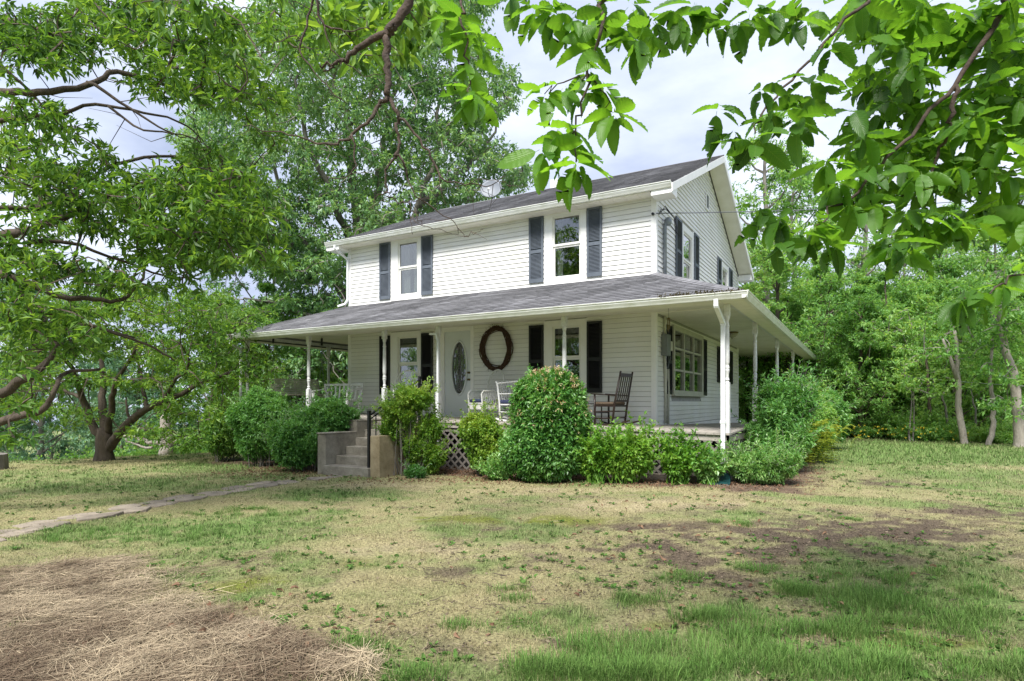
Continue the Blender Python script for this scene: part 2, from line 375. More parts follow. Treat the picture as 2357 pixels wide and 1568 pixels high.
# corner boards, frieze
for (x0, x1, y0, y1, za, zb) in ((-.085, .03, -.03, 0.0, .98, ZE), (0.0, .03, 0.0, .085, .85, ZE), (-HL - .03, -HL + .07, -.03, 0, 1.05, ZE), (0, .028, HD - .07, HD + .03, .7, ZE)):
    MB().box(x0, x1, y0, y1, za, zb).build('corner_board', M['trim'], house)
MB().box(-HL - .02, .06, -.025, 0, .80, 1.0).build('base_board', M['trim'], house)
MB().box(0, .025, .06, HD, .62, .89).build('base_board', M['trim'], house)

# ---- windows
def mapper(plane):
    return (lambda a, z, o: (a, -o, z)) if plane == 'front' else (lambda a, z, o: (o, a, z))
def fbox(mb, f, a0, a1, z0, z1, o0, o1):
    P = [f(a, z_, o) for o in (o0, o1) for (a, z_) in ((a0, z0), (a1, z0), (a1, z1), (a0, z1))]
    mb.add(P, [(0, 1, 2, 3), (7, 6, 5, 4), (0, 4, 5, 1), (1, 5, 6, 2), (2, 6, 7, 3), (3, 7, 4, 0)]); return mb
def ring(mb, f, A, B, o0, o1):
    """frame between outer rect A and inner rect B (a0,a1,z0,z1)"""
    fbox(mb, f, A[0], B[0], A[2], A[3], o0, o1); fbox(mb, f, B[1], A[1], A[2], A[3], o0, o1)
    fbox(mb, f, B[0], B[1], A[2], B[2], o0, o1); fbox(mb, f, B[0], B[1], B[3], A[3], o0, o1)
def window(plane, cas, sash, zm, fm='frame', curtain=None):
    f = mapper(plane)
    c = MB(); ring(c, f, cas, sash, -.10, .035)
    c2 = .045
    fbox(c, f, cas[0] - .01, cas[1] + .01, cas[2] - .03, cas[2] + .012, .0, .06)      # sill lip
    w = c.build('window', M[fm], house)
    w.data.materials[0] = M['trim']
    s = MB(); a0, a1, z0, z1 = sash; t = .038
    ring(s, f, (a0, a1, z0, z1), (a0 + .015, a1 - .015, z0 + .015, z1 - .015), -.04, .024); s.build('jamb', M[fm], w)
    a0 += .016; a1 -= .016; z0 += .016; z1 -= .016
    u = MB(); ring(u, f, (a0, a1, zm, z1), (a0 + t, a1 - t, zm + .05, z1 - t), -.03, .006); u.build('upper_sash', M[fm], w)
    u = MB(); ring(u, f, (a0, a1, z0, zm - .002), (a0 + t, a1 - t, z0 + t, zm - .045), -.06, -.02); u.build('lower_sash', M[fm], w)
    p = MB(); fbox(p, f, a0 + t, a1 - t, zm + .05, z1 - t, -.016, -.012); p.build('pane', M['glass'], w)
    p = MB(); fbox(p, f, a0 + t, a1 - t, z0 + t, zm - .045, -.044, -.040); p.build('pane', M['glass'], w)
    if curtain:
        for (ca, cb, cz0, cz1) in curtain:
            n = 26; V = []; F = []
            for i in range(n + 1):
                t_ = i / n; a = ca + (cb - ca) * t_; o = -.17 + .018 * math.sin(t_ * (cb - ca) * 95 + ca * 5)
                V += [f(a, cz0, o), f(a, cz1, o)]
            for i in range(n): F.append((2 * i, 2 * i + 2, 2 * i + 3, 2 * i + 1))
            MB().add(V, F).build('curtain', M['curtain'], w, recalc=False)
    return w
window('front', (-7.51, -6.45, 4.28, 5.92), (-7.26, -6.56, 4.38, 5.87), 5.14, curtain=[(-7.2, -6.98, 4.4, 5.8), (-6.85, -6.6, 4.4, 5.8)])
window('front', (-2.71, -1.62, 4.25, 5.92), (-2.50, -1.76, 4.38, 5.87), 5.15, curtain=[(-2.45, -2.3, 4.4, 5.8)])
window('front', (-7.53, -6.46, 1.54, 3.38), (-7.27, -6.56, 1.66, 3.25), 2.49, curtain=[(-7.22, -6.6, 2.55, 3.2), (-7.22, -7.0, 1.7, 2.56)])
window('front', (-2.72, -1.61, 1.54, 3.38), (-2.50, -1.76, 1.66, 3.24), 2.48, curtain=[(-2.44, -1.8, 2.6, 3.2)])
window('side', (2.16, 3.36, 4.4, 5.92), (2.30, 3.20, 4.55, 5.76), 5.06, curtain=[(2.8, 3.15, 4.6, 5.7)])
window('side', (7.07, 8.30, 4.6, 5.95), (7.22, 8.12, 4.8, 5.80), 5.2, curtain=[(7.25, 8.1, 4.8, 5.78)])
window('side', (6.95, 8.35, 1.86, 3.22), (7.12, 8.18, 2.0, 3.08), 2.55)
# picture window: three by three panes, slightly proud
f = mapper('side'); c = MB(); ring(c, f, (1.20, 4.27, 1.62, 3.26), (1.30, 4.12, 1.72, 3.14), -.10, .09)
fbox(c, f, 1.17, 4.3, 1.585, 1.625, 0, .12); w = c.build('picture_window', M['framedark'], house)
cols = [1.30, 2.26, 3.24, 4.12]; rws = [1.72, 2.21, 2.73, 3.14]
c = MB()
for a in cols[1:3]: fbox(c, f, a - .04, a + .04, 1.72, 3.14, -.02, .07)
for z_ in rws[1:3]:
    for i in range(3): fbox(c, f, cols[i] + (.04 if i else 0), cols[i + 1] - (.04 if i < 2 else 0), z_ - .024, z_ + .024, -.01, .055)
c.build('muntin', M['framedark'], w)
for i in range(3):
    for j in range(3): fbox(MB(), f, cols[i], cols[i + 1], rws[j], rws[j + 1], .018, .022).build('pane', M['glass'], w)
for (ca, cb) in ((1.5, 2.0), (2.3, 2.75), (3.3, 4.0)):
    n = 24; V = []; F = []
    for i in range(n + 1): a = ca + (cb - ca) * i / n; o = -.2 + .02 * math.sin(a * 80); V += [f(a, 2.45 if ca < 3 else 1.75, o), f(a, 3.1, o)]
    for i in range(n): F.append((2 * i, 2 * i + 2, 2 * i + 3, 2 * i + 1))
    MB().add(V, F).build('curtain', M['curtain'], w, recalc=False)
# ---- shutters
def shutter(plane, a0, a1, z0, z1, m_):
    f = mapper(plane); s = MB(); zm = z0 + (z1 - z0) * .47
    st = .05
    fbox(s, f, a0, a0 + st, z0, z1, .022, .058); fbox(s, f, a1 - st, a1, z0, z1, .022, .058)
    for p, q in ((z0, z0 + .10), (zm - .04, zm + .04), (z1 - .06, z1)): fbox(s, f, a0 + st, a1 - st, p, q, .022, .055)
    fbox(s, f, a0 + .01, a1 - .01, z0 + .01, z1 - .01, .0225, .027)
    sh = s.build('shutter', m_, house)
    l = MB(); z_ = z0 + .115
    while z_ < z1 - .075:
        if not (zm - .055 < z_ < zm + .045):
            P = [f(a0 + st, z_, .052), f(a1 - st, z_, .052), f(a1 - st, z_ + .024, .03), f(a0 + st, z_ + .024, .03), f(a0 + st, z_ - .006, .045), f(a1 - st, z_ - .006, .045)]
            l.add(P, [(0, 1, 2, 3), (4, 5, 1, 0)])
        z_ += .031
    l.build('louvers', m_, sh, kind='stuff', recalc=False)
bl, bk = M['shutter_blue'], M['shutter_black']
for a in ((-7.92, -7.53), (-6.43, -6.05), (-3.12, -2.73), (-1.60, -1.23)):
    shutter('front', a[0], a[1], 4.33, 5.93, bl); shutter('front', a[0], a[1], 1.65, 3.30, bk)
shutter('side', 1.56, 2.10, 4.4, 5.93, bl); shutter('side', 3.44, 3.92, 4.4, 5.97, bl)
shutter('side', 6.45, 7.00, 4.6, 5.97, bl); shutter('side', 8.38, 8.90, 4.6, 5.97, bl)
shutter('side', .80, 1.18, 1.62, 3.22, bk); shutter('side', 4.33, 4.88, 1.62, 3.22, bk)
shutter('side', 6.42, 6.92, 2.05, 3.17, bk); shutter('side', 8.40, 8.92, 2.05, 3.17, bk)
# gable vent
f = mapper('side'); s = MB(); ring(s, f, (4.83, 5.2, 7.0, 7.49), (4.88, 5.15, 7.05, 7.44), .02, .05); v = s.build('gable_vent', M['trim'], house)
s = MB()
for k in range(9): fbox(s, f, 4.88, 5.15, 7.055 + k * .043, 7.065 + k * .043, .022, .045)
fbox(s, f, 4.88, 5.15, 7.05, 7.44, .0205, .0215); s.build('vent_slats', M['grey_metal'], v, kind='stuff')
# ---- front door with oval glass
f = mapper('front'); c = MB(); ring(c, f, (-5.86, -4.74, 1.02, 3.42), (-5.68, -4.84, 1.06, 3.29), -.05, .035); dr = c.build('front_door', M['trim'], house)
ex, ez, ea, eb = -5.22, 2.33, .225, .68
# door leaf with oval hole
n = 48; V = []; F = []
import itertools
rect = (-5.68, -4.84, 1.06, 3.29)
for k in range(n):
    t = 2 * math.pi * k / n; cx_, cz_ = math.cos(t), math.sin(t)
    sx = ((rect[1] - ex) if cx_ > 0 else (ex - rect[0])) / max(abs(cx_), 1e-6); sz = ((rect[3] - ez) if cz_ > 0 else (ez - rect[2])) / max(abs(cz_), 1e-6)
    q = min(sx, sz)
    V += [f(ex + ea * cx_, ez + eb * cz_, -.012), f(ex + q * cx_, ez + q * cz_, -.012), f(ex + ea * cx_, ez + eb * cz_, -.05)]
# snap nearest to corners
for cor in ((rect[0], rect[2]), (rect[1], rect[2]), (rect[1], rect[3]), (rect[0], rect[3])):
    k = min(range(n), key=lambda k: (V[3 * k + 1][0] - cor[0]) ** 2 + (V[3 * k + 1][2] - cor[1]) ** 2); V[3 * k + 1] = f(cor[0], cor[1], -.012)
for k in range(n):
    j = (k + 1) % n; F += [(3 * k, 3 * k + 1, 3 * j + 1, 3 * j), (3 * k, 3 * j, 3 * j + 2, 3 * k + 2)]
MB().add(V, F).build('door_leaf', M['door'], dr)
mo = MB(); mo.tube([f(ex + (ea + .02) * math.cos(2 * math.pi * k / 40), ez + (eb + .02) * math.sin(2 * math.pi * k / 40), .0) for k in range(41)], .028, 6, False); mo.build('oval_moulding', M['door'], dr, smooth=True)
V = [f(ex, ez, -.03)] + [f(ex + ea * math.cos(2 * math.pi * k / 40), ez + eb * math.sin(2 * math.pi * k / 40), -.03) for k in range(40)]
MB().add(V, [(0, 1 + k, 1 + (k + 1) % 40) for k in range(40)]).build('oval_pane', M['glass'], dr)
cm = MB()
for s_ in (-1, 1):
    for (q, a_) in ((0, .14), (1.2, .1), (2.4, .12)):
        cm.tube([f(ex + s_ * a_ * math.sin(t * 3.1 + q), ez - eb * .92 + 2 * eb * .92 * t, -.022) if abs(a_ * math.sin(t * 3.1 + q)) < ea * math.sqrt(max(0, 1 - ((2 * t - 1) * .92) ** 2)) else f(ex + s_ * .9 * ea * math.sqrt(max(0, 1 - ((2 * t - 1) * .92) ** 2)), ez - eb * .92 + 2 * eb * .92 * t, -.022) for t in [i / 24 for i in range(25)]], .006, 4, False)
for (zz, rr) in ((.25, .11), (-.1, .13), (-.42, .09), (.48, .06)):
    for kk in (1, .55):
        cm.tube([f(ex + rr * kk * math.cos(t), ez + zz + rr * kk * 1.3 * math.sin(t), -.022) for t in [i * math.pi / 8 for i in range(17)]], .006, 4, False)
cm.build('leaded_tracery', M['caming'], dr)
h = MB(); h.lathe([(.03, 0), (.03, .01), (.012, .015), (.012, .04), (.028, .05), (.028, .07), (.01, .08)], 10)
hm = h.build('door_handle', M['brass'], dr, smooth=True); hm.rotation_euler = (R(90), 0, 0); hm.location = (-4.9, .01, 2.02)
hm2 = copy_tree(hm, dr); hm2.name = 'door_lock'; hm2.location = (-4.9, .01, 2.2)
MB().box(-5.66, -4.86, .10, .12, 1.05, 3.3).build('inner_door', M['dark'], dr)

# ---- roofs
def shingles(P0, along, up, nrm, length, bounds, first_ridge=True, tabw=.305, ex=.14, mname='shingle'):
    P0 = np.array(P0, float); al = np.array(along, float); upv = np.array(up, float); nr = np.array(nrm, float)
    n = int(length / ex) + 1; rg = random.Random(int(abs(P0[0] * 7) + n))
    for i in range(n):
        s0 = i * ex; s1 = min(s0 + ex + .02, length)
        if s1 - s0 < .03: continue
        a0, a1 = bounds(s0); b0, b1 = bounds(s1)
        V = []; F = []; x = a0 - rg.random() * tabw
        while x < a1:
            x0 = max(x, a0); x1 = min(x + tabw - .006, a1); x += tabw
            if x1 - x0 < .02: continue
            y0 = min(max(x0, b0), b1); y1 = min(max(x1, b0), b1); k = rg.random() * .006; d = rg.random() * .008
            q = [P0 + al * x0 + upv * (s0 - d) + nr * .001, P0 + al * x1 + upv * (s0 - d) + nr * .001, P0 + al * x1 + upv * (s0 - d) + nr * (.018 + k), P0 + al * x0 + upv * (s0 - d) + nr * (.018 + k),
                 P0 + al * y1 + upv * s1 + nr * .002, P0 + al * y0 + upv * s1 + nr * .002]
            m_ = len(V); V += q; F += [(m_, m_ + 1, m_ + 2, m_ + 3), (m_ + 3, m_ + 2, m_ + 4, m_ + 5), (m_ + 1, m_ + 4, m_ + 2), (m_, m_ + 3, m_ + 5)]
        if V: MB().add(V, F).build('shingle_course', M[mname], house, recalc=False)
c_, s_ = math.cos(math.atan(RS)), math.sin(math.atan(RS))
YE = -.41; ZEV = 6.045
sl = (HD / 2 - YE) / c_
mb = MB(); mb.prism([(YE, ZEV - .002), (HD / 2, ZEV + (HD / 2 - YE) * RS - .002), (HD / 2, ZEV + (HD / 2 - YE) * RS - .1), (YE, ZEV - .09)], -HL - .47, .47, 'x').build('main_roof', M['shingle'], house)
mb = MB(); mb.prism([(HD - YE, ZEV), (HD / 2 + .001, ZEV + (HD / 2 - YE) * RS), (HD / 2 + .001, ZEV + (HD / 2 - YE) * RS - .1), (HD - YE, ZEV - .09)], -HL - .47, .47, 'x').build('main_roof', M['shingle'], house)
shingles((0, YE - .02, ZEV - .012), (1, 0, 0), (0, c_, s_), (0, -s_, c_), sl, lambda s: (-HL - .485, .485))
ZRR = ZEV + (HD / 2 - YE) * RS
mb = MB(); mb.prism([(HD / 2 - .13, ZRR - .035), (HD / 2, ZRR + .03), (HD / 2 + .13, ZRR - .035), (HD / 2, ZRR + .005)], -HL - .49, .49, 'x').build('ridge_cap', M['shingle'], house)
for sx in (1, -1):            # rake boards and rake soffits
    xr = .472 if sx > 0 else -HL - .472; xi = 0.032 if sx > 0 else -HL - .002
    for side in (0, 1):
        fy = (lambda y: y) if side == 0 else (lambda y: HD - y)
        d = 0.0 if side == 0 else .0015
        mb = MB(); mb.prism([(fy(YE - .02), ZEV - .02), (fy(HD / 2) , ZRR - .01), (fy(HD / 2), ZRR - .20), (fy(YE - .02), ZEV - .19)], min(xr, xr + sx * .025), max(xr, xr + sx * .025) + d, 'x').build('rake_board', M['trim'], house)
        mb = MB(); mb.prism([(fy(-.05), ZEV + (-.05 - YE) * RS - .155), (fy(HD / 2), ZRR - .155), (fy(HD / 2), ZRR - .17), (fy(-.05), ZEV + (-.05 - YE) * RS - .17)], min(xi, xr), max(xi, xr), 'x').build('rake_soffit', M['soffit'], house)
        mb = MB(); mb.prism([(fy(YE - .02), ZEV - .215), (fy(.02), ZEV - .215), (fy(.02), ZEV + .0), (fy(YE - .02), ZEV - .10)] if side == 0 else [(fy(YE - .02), ZEV - .215), (fy(.02), ZEV - .215), (fy(.02), ZEV - .02), (fy(YE - .02), ZEV - .195)], min(xi, xr - sx * .002), max(xi, xr - sx * .002), 'x').build('eave_return', M['trim'], house)
# eave soffit with panel joints, fascia, gutter
for k in range(31):
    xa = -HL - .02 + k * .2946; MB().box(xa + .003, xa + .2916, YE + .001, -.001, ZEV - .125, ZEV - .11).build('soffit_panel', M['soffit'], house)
MB().box(-HL - .02, .02, YE, YE + .02, ZEV - .108, ZEV - .02).build('fascia', M['trim'], house)
def gutter(a, b, plane, out0, z, sgn=-1):
    """K-profile gutter; profile offset measured outward from out0"""
    pr = [(0, -.115), (.055, -.115), (.07, -.085), (.095, -.045), (.10, -.012), (.115, -.010), (.115, .002), (.10, .002), (.085, -.012), (.0, -.012)]
    pr = [(out0 + sgn * p, z + q) for p, q in pr]
    return MB().prism(pr, a, b, 'x' if plane == 'front' else 'y').build('gutter', M['gutter'], house)
gutter(-HL - .49, .475, 'front', YE - .001, ZEV + .01)
# ---- porch roof
PF, PR, PL, ZG, ZJ = -2.20, 2.165, -11.71, 3.325, 4.25
PB = 18.95
def slab(P, nrm, th, m_, name, parent=house):
    P = [np.array(p, float) for p in P]; nn = np.array(nrm, float); nn /= np.linalg.norm(nn); n = len(P)
    V = P + [p - nn * th for p in P]
    return MB().add(V, [tuple(range(n)), tuple(range(2 * n - 1, n - 1, -1))] + [(i, i + n, (i + 1) % n + n, (i + 1) % n) for i in range(n)]).build(name, m_, parent)
fr = [(PL, PF, ZG), (PR, PF, ZG), (0, 0, ZJ), (-HL, 0, ZJ)]
slab(fr, (0, -(ZJ - ZG), -PF), .08, M['shingle'], 'porch_roof')
slab([(PR, PF, ZG), (PR, PB, ZG), (0, PB, ZJ), (0, 0, ZJ)], (ZJ - ZG, 0, PR), .08, M['shingle'], 'porch_roof')
slab([(PL, 11, ZG), (PL, PF, ZG), (-HL, 0, ZJ), (-HL, 11, ZJ)], (-(ZJ - ZG), 0, -HL - PL), .08, M['shingle'], 'porch_roof')
slab([(-HL, HD, ZJ + .02), (-.001, HD, ZJ + .02), (-.001, PB, ZJ + .001), (-HL, PB, ZJ + .001)], (0, 0, 1), .08, M['shingle'], 'porch_roof')
ln = math.hypot(PF, ZJ - ZG); cc, ss = -PF / ln, (ZJ - ZG) / ln
shingles((0, PF - .02, ZG - .006), (1, 0, 0), (0, cc, ss), (0, -ss, cc), ln, lambda s: (PL + (-HL - PL) * s / ln, PR * (1 - s / ln)))
ln = math.hypot(PR, ZJ - ZG); cc, ss = PR / ln, (ZJ - ZG) / ln
shingles((PR + .02, 0, ZG - .006), (0, 1, 0), (-cc, 0, ss), (ss, 0, cc), ln, lambda s: (PF * (1 - s / ln), PB))
# hip caps
for i in range(16):
    t = i / 16; a = np.array([PR, PF, ZG]) * (1 - t) + np.array([0, 0, ZJ]) * t; b = np.array([PR, PF, ZG]) * (1 - t - .075) + np.array([0, 0, ZJ]) * (t + .075)
    sdv = np.array([.11, .10, -.035]); sd2 = np.array([-.10, -.11, -.035]); up_ = np.array([0, 0, .028])
    MB().add([a + sdv, a + up_ + (0, 0, .01), a + sd2, b + sdv, b + up_, b + sd2, a + up_ * 0, ], [(0, 1, 4, 3), (1, 2, 5, 4), (0, 6, 1), (6, 2, 1)]).build('hip_shingle', M['shingle'], house, recalc=False)
gutter(PL - .11, PR + .09, 'front', PF - .001, ZG - .01)
gutter(PF - .09, PB, 'side', PR + .001, ZG - .01, 1)
gutter(PF - .09, 11, 'side', PL - .001, ZG - .01, -1)
pc = MB(); pc.add([(PR + .085, PF - .085, ZG - .12), (PR + .118, PF - .085, ZG - .0), (PR + .118, PF - .118, ZG - .0), (PR + .085, PF - .118, ZG - .0), (PR + .06, PF - .06, ZG - .125)], [(0, 1, 2), (0, 2, 3), (4, 0, 3), (4, 1, 0)]).build('gutter_mitre', M['gutter'], house)
# ceilings, beams, soffit
YB, XB, XL = -1.6, 1.8, -11.45
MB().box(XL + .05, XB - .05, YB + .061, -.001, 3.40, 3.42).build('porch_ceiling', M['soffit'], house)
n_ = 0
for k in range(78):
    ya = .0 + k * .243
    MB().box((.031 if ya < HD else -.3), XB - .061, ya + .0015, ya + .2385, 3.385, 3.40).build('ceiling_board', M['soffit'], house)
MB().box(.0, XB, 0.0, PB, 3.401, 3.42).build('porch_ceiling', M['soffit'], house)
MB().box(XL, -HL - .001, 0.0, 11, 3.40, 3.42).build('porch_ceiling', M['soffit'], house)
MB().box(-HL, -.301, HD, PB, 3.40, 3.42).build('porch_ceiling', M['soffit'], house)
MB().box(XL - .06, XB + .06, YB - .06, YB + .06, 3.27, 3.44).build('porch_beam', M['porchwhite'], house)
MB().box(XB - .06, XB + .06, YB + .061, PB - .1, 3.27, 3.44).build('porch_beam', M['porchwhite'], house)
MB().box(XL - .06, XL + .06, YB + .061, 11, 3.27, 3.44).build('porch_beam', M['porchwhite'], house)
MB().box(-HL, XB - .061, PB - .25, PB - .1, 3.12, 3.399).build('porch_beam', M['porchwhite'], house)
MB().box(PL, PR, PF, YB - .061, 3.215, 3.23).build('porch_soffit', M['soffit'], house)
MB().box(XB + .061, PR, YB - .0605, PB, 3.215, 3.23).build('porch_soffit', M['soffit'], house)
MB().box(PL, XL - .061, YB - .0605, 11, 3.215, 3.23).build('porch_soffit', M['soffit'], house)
MB().box(PL, PR, PF, PF + .02, 3.231, 3.30).build('fascia', M['trim'], house)
MB().box(PR - .02, PR, PF + .021, PB, 3.231, 3.30).build('fascia', M['trim'], house)
MB().box(PL, PL + .02, PF + .021, 11, 3.231, 3.30).build('fascia', M['trim'], house)

# ---- posts
def dz(x, y): return .94 - .02 * x + (.02 * y if y < 0 else -.024 * y)
def post(x, y, plain=False):
    z0 = dz(x, y) + .001; s = .05
    b = MB(); z1 = 1.79; z2 = 3.0; z3 = 3.268
    b.box(x - s, x + s, y - s, y + s, z0, z1); b.box(x - s, x + s, y - s, y + s, z2, z3)
    h_ = z2 - z1
    prof = [(.045, 0), (.03, .03), (.045, .05), (.028, .09), (.034, .16), (.046, .22), (.04, .25), (.047, .27), (.032, .32), (.043, .36), (.045, .45), (.041, .9), (.036, 1.0), (.046, 1.02), (.036, 1.05), (.03, 1.12), (.045, 1.16), (.05, h_)]
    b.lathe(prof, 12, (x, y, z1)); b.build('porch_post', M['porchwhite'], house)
post(XL - .12 + .0, YB)
for u in (710.6, 885, 1009, 1299): p = onY(u, 900, YB); post(p[0], YB)
post(XB, YB)
for y in (1.75, 5.9, 10.5, 15.1, 18.7): post(XB, y)
for y in (1.40, 4.5, 8): post(XL, y)
# downspouts
def dspout(pts, name='downspout', w=.058):
    m_ = MB(); pts = [np.array(p, float) for p in pts]
    for a, b in zip(pts[:-1], pts[1:]):
        d = (b - a) / np.linalg.norm(b - a); m_.bar(a - d * .012, b + d * .012, w, w * 1.0, up=(0, 1, 0) if abs(d[1]) < .9 else (0, 0, 1))
    return m_.build(name, M['dspout'], house, bev=.006)
dspout([(-HL - .12, YE - .05, 5.93), (-HL - .12, YE - .05, 5.86), (-HL - .0, -.07, 5.60), (-HL - .0, -.07, 4.42), (-HL - .05, -.12, 4.30), (-HL - .25, -.2, 4.24)])
p = onY(1664.5, 1000, -1.72)
dspout([(p[0] - .02, PF - .03, 3.21), (p[0] - .02, PF - .03, 3.1), (p[0], -1.73, 2.86), (p[0], -1.73, gzf(p[0], -1.73) + .16)], w=.075)
DSX = p[0]
for z_ in (1.05, 2.82): MB().box(p[0] - .045, p[0] + .045, -1.775, -1.685, z_, z_ + .05).build('downspout_strap', M['dspout'], house)
p = onY(554, 900, -1.85); dspout([(p[0] + .05, PF - .03, 3.21), (p[0] + .05, PF - .03, 3.08), (p[0], -1.85, 2.95), (p[0], -1.85, .0)])
p = onY(1008, 900, -1.70); dspout([(p[0] - .26, -1.66, 3.04), (p[0] - .05, -1.70, 3.02), (p[0], -1.70, 2.85), (p[0], -1.70, .3)], w=.05)
# conduit, weatherhead, meter box, wall light boxes
c = MB(); c.tube([(.07, .5, 4.15), (.07, .5, 5.42), (.09, .5, 5.5), (.16, .54, 5.52)], .042, 8); c.build('service_conduit', M['grey_metal'], house, smooth=True)
c = MB(); c.lathe([(.05, -.08), (.085, -.03), (.085, .05), (.04, .1)], 10, (.13, .53, 5.50)); c.build('weatherhead', M['grey_metal'], house, smooth=True)
for k in range(3):
    c = MB(); q = [(.16, .55, 5.46), (.25 + .04 * k, .72, 5.3 - .05 * k), (.22, .70 + .05 * k, 5.62), (.13, .40 - .05 * k, 5.74 + .03 * k), (.06, .2, 5.7 - .04 * k), (.05, .08, 5.56)]
    c.tube([np.array(q[i]) * (1 - t) + np.array(q[i + 1]) * t for i in range(5) for t in (0, .5)] + [q[5]], .008, 5); c.build('service_wire', M['black'], house, smooth=True)
MB().tube([(-.04, -.02, 5.55), (-.04, -.08, 5.55)], .03, 8).build('insulator', M['black'], house)
c = MB(); c.tube([(.06, .52, 2.9), (.06, .52, 3.4)], .03, 8); c.tube([(.06, .50, 2.5), (.06, .58, 2.1), (.05, .62, 1.6), (.05, .60, .95)], [.03, .035, .03, .028], 8); c.tube([(.05, .82, 2.2), (.05, .84, 1.7), (.045, .84, .93)], .032, 8)
c.build('meter_conduit', M['framedark'], house, smooth=True)
MB().box(.02, .16, .36, .66, 2.48, 2.96).build('meter_box', M['meter'], house, bev=.01)
MB().box(.02, .12, .74, .98, 2.62, 2.84).build('junction_box', M['framedark'], house, bev=.01)
MB().tube([(.1, .82, 2.62), (.14, .70, 2.45), (.1, .6, 2.2)], .012, 5).build('meter_cable', M['cable'], house)
# ceiling lamp (off)
lx, ly = .79, 4.6
c = MB(); c.lathe([(.06, .0), (.17, -.01), (.17, -.035), (.15, -.04)], 20, (lx, ly, 3.384)); lm = c.build('porch_light', M['brass'], house, smooth=True)
c = MB(); c.lathe([(.155, -.04), (.14, -.09), (.09, -.135), (.02, -.16), (.015, -.19), (.0, -.195)], 20, (lx, ly, 3.384)); c.build('glass_bowl', M['curtain'], lm, smooth=True)
# roof vent on main roof
q = onY(1270, 418, 5.2); MB().box(q[0] - .13, q[0] + .13, 5.35, 5.7, 8.2, q[2] + .12).build('chimney_pipe', M['trim'], house)

# ---- porch floor, rim, lattice
def fboards(x0, x1, y0, y1, along):
    w_ = .14
    if along == 'y':
        n = int(round((x1 - x0) / w_)); w_ = (x1 - x0) / n
        for i in range(n):
            a, b = x0 + i * w_ + .003, x0 + (i + 1) * w_ - .003
            V = [(a, y0, dz(a, y0)), (b, y0, dz(b, y0)), (b, y1, dz(b, y1)), (a, y1, dz(a, y1))]; V += [(p, q, r - .035) for p, q, r in V]
            MB().add(V, [(0, 1, 2, 3), (7, 6, 5, 4), (0, 4, 5, 1), (1, 5, 6, 2), (2, 6, 7, 3), (3, 7, 4, 0)]).build('floor_board', M['deck'], house)
    else:
        n = int(round((y1 - y0) / w_)); w_ = (y1 - y0) / n
        for i in range(n):
            a, b = y0 + i * w_ + .003, y0 + (i + 1) * w_ - .003
            V = [(x0, a, dz(x0, a)), (x1, a, dz(x1, a)), (x1, b, dz(x1, b)), (x0, b, dz(x0, b))]; V += [(p, q, r - .035) for p, q, r in V]
            MB().add(V, [(0, 1, 2, 3), (7, 6, 5, 4), (0, 4, 5, 1), (1, 5, 6, 2), (2, 6, 7, 3), (3, 7, 4, 0)]).build('floor_board', M['deck'], house)
fboards(-11.55, 1.86, -1.68, -.03, 'y')
fboards(.03, 1.86, -.029, 8.0, 'x')
slab([(.03, 8, dz(0, 8)), (1.86, 8, dz(1.86, 8)), (1.86, 19, dz(1.86, 19)), (.03, 19, dz(0, 19))], (0, 0, 1), .04, M['deck'], 'back_porch_floor')
slab([(-11.55, 0, dz(-11.5, 0)), (-9.15, 0, dz(-9.1, 0)), (-9.15, 11, dz(-9.1, 11)), (-11.55, 11, dz(-11.5, 11))], (0, 0, 1), .04, M['deck'], 'side_porch_floor')
def rim(a, b, off=(0, 0)):
    V = [(a[0], a[1], dz(*a) - .036), (b[0], b[1], dz(*b) - .036), (b[0], b[1], dz(*b) - .15), (a[0], a[1], dz(*a) - .15)]
    V += [(p + off[0], q + off[1], r) for p, q, r in V]
    MB().add(V, [(0, 1, 2, 3), (7, 6, 5, 4), (0, 4, 5, 1), (1, 5, 6, 2), (2, 6, 7, 3), (3, 7, 4, 0)]).build('rim_board', M['deck'], house)
rim((-11.5, -1.64), (1.84, -1.64), (0, .04)); rim((1.84, -1.64), (1.84, 12), (-.04, 0))
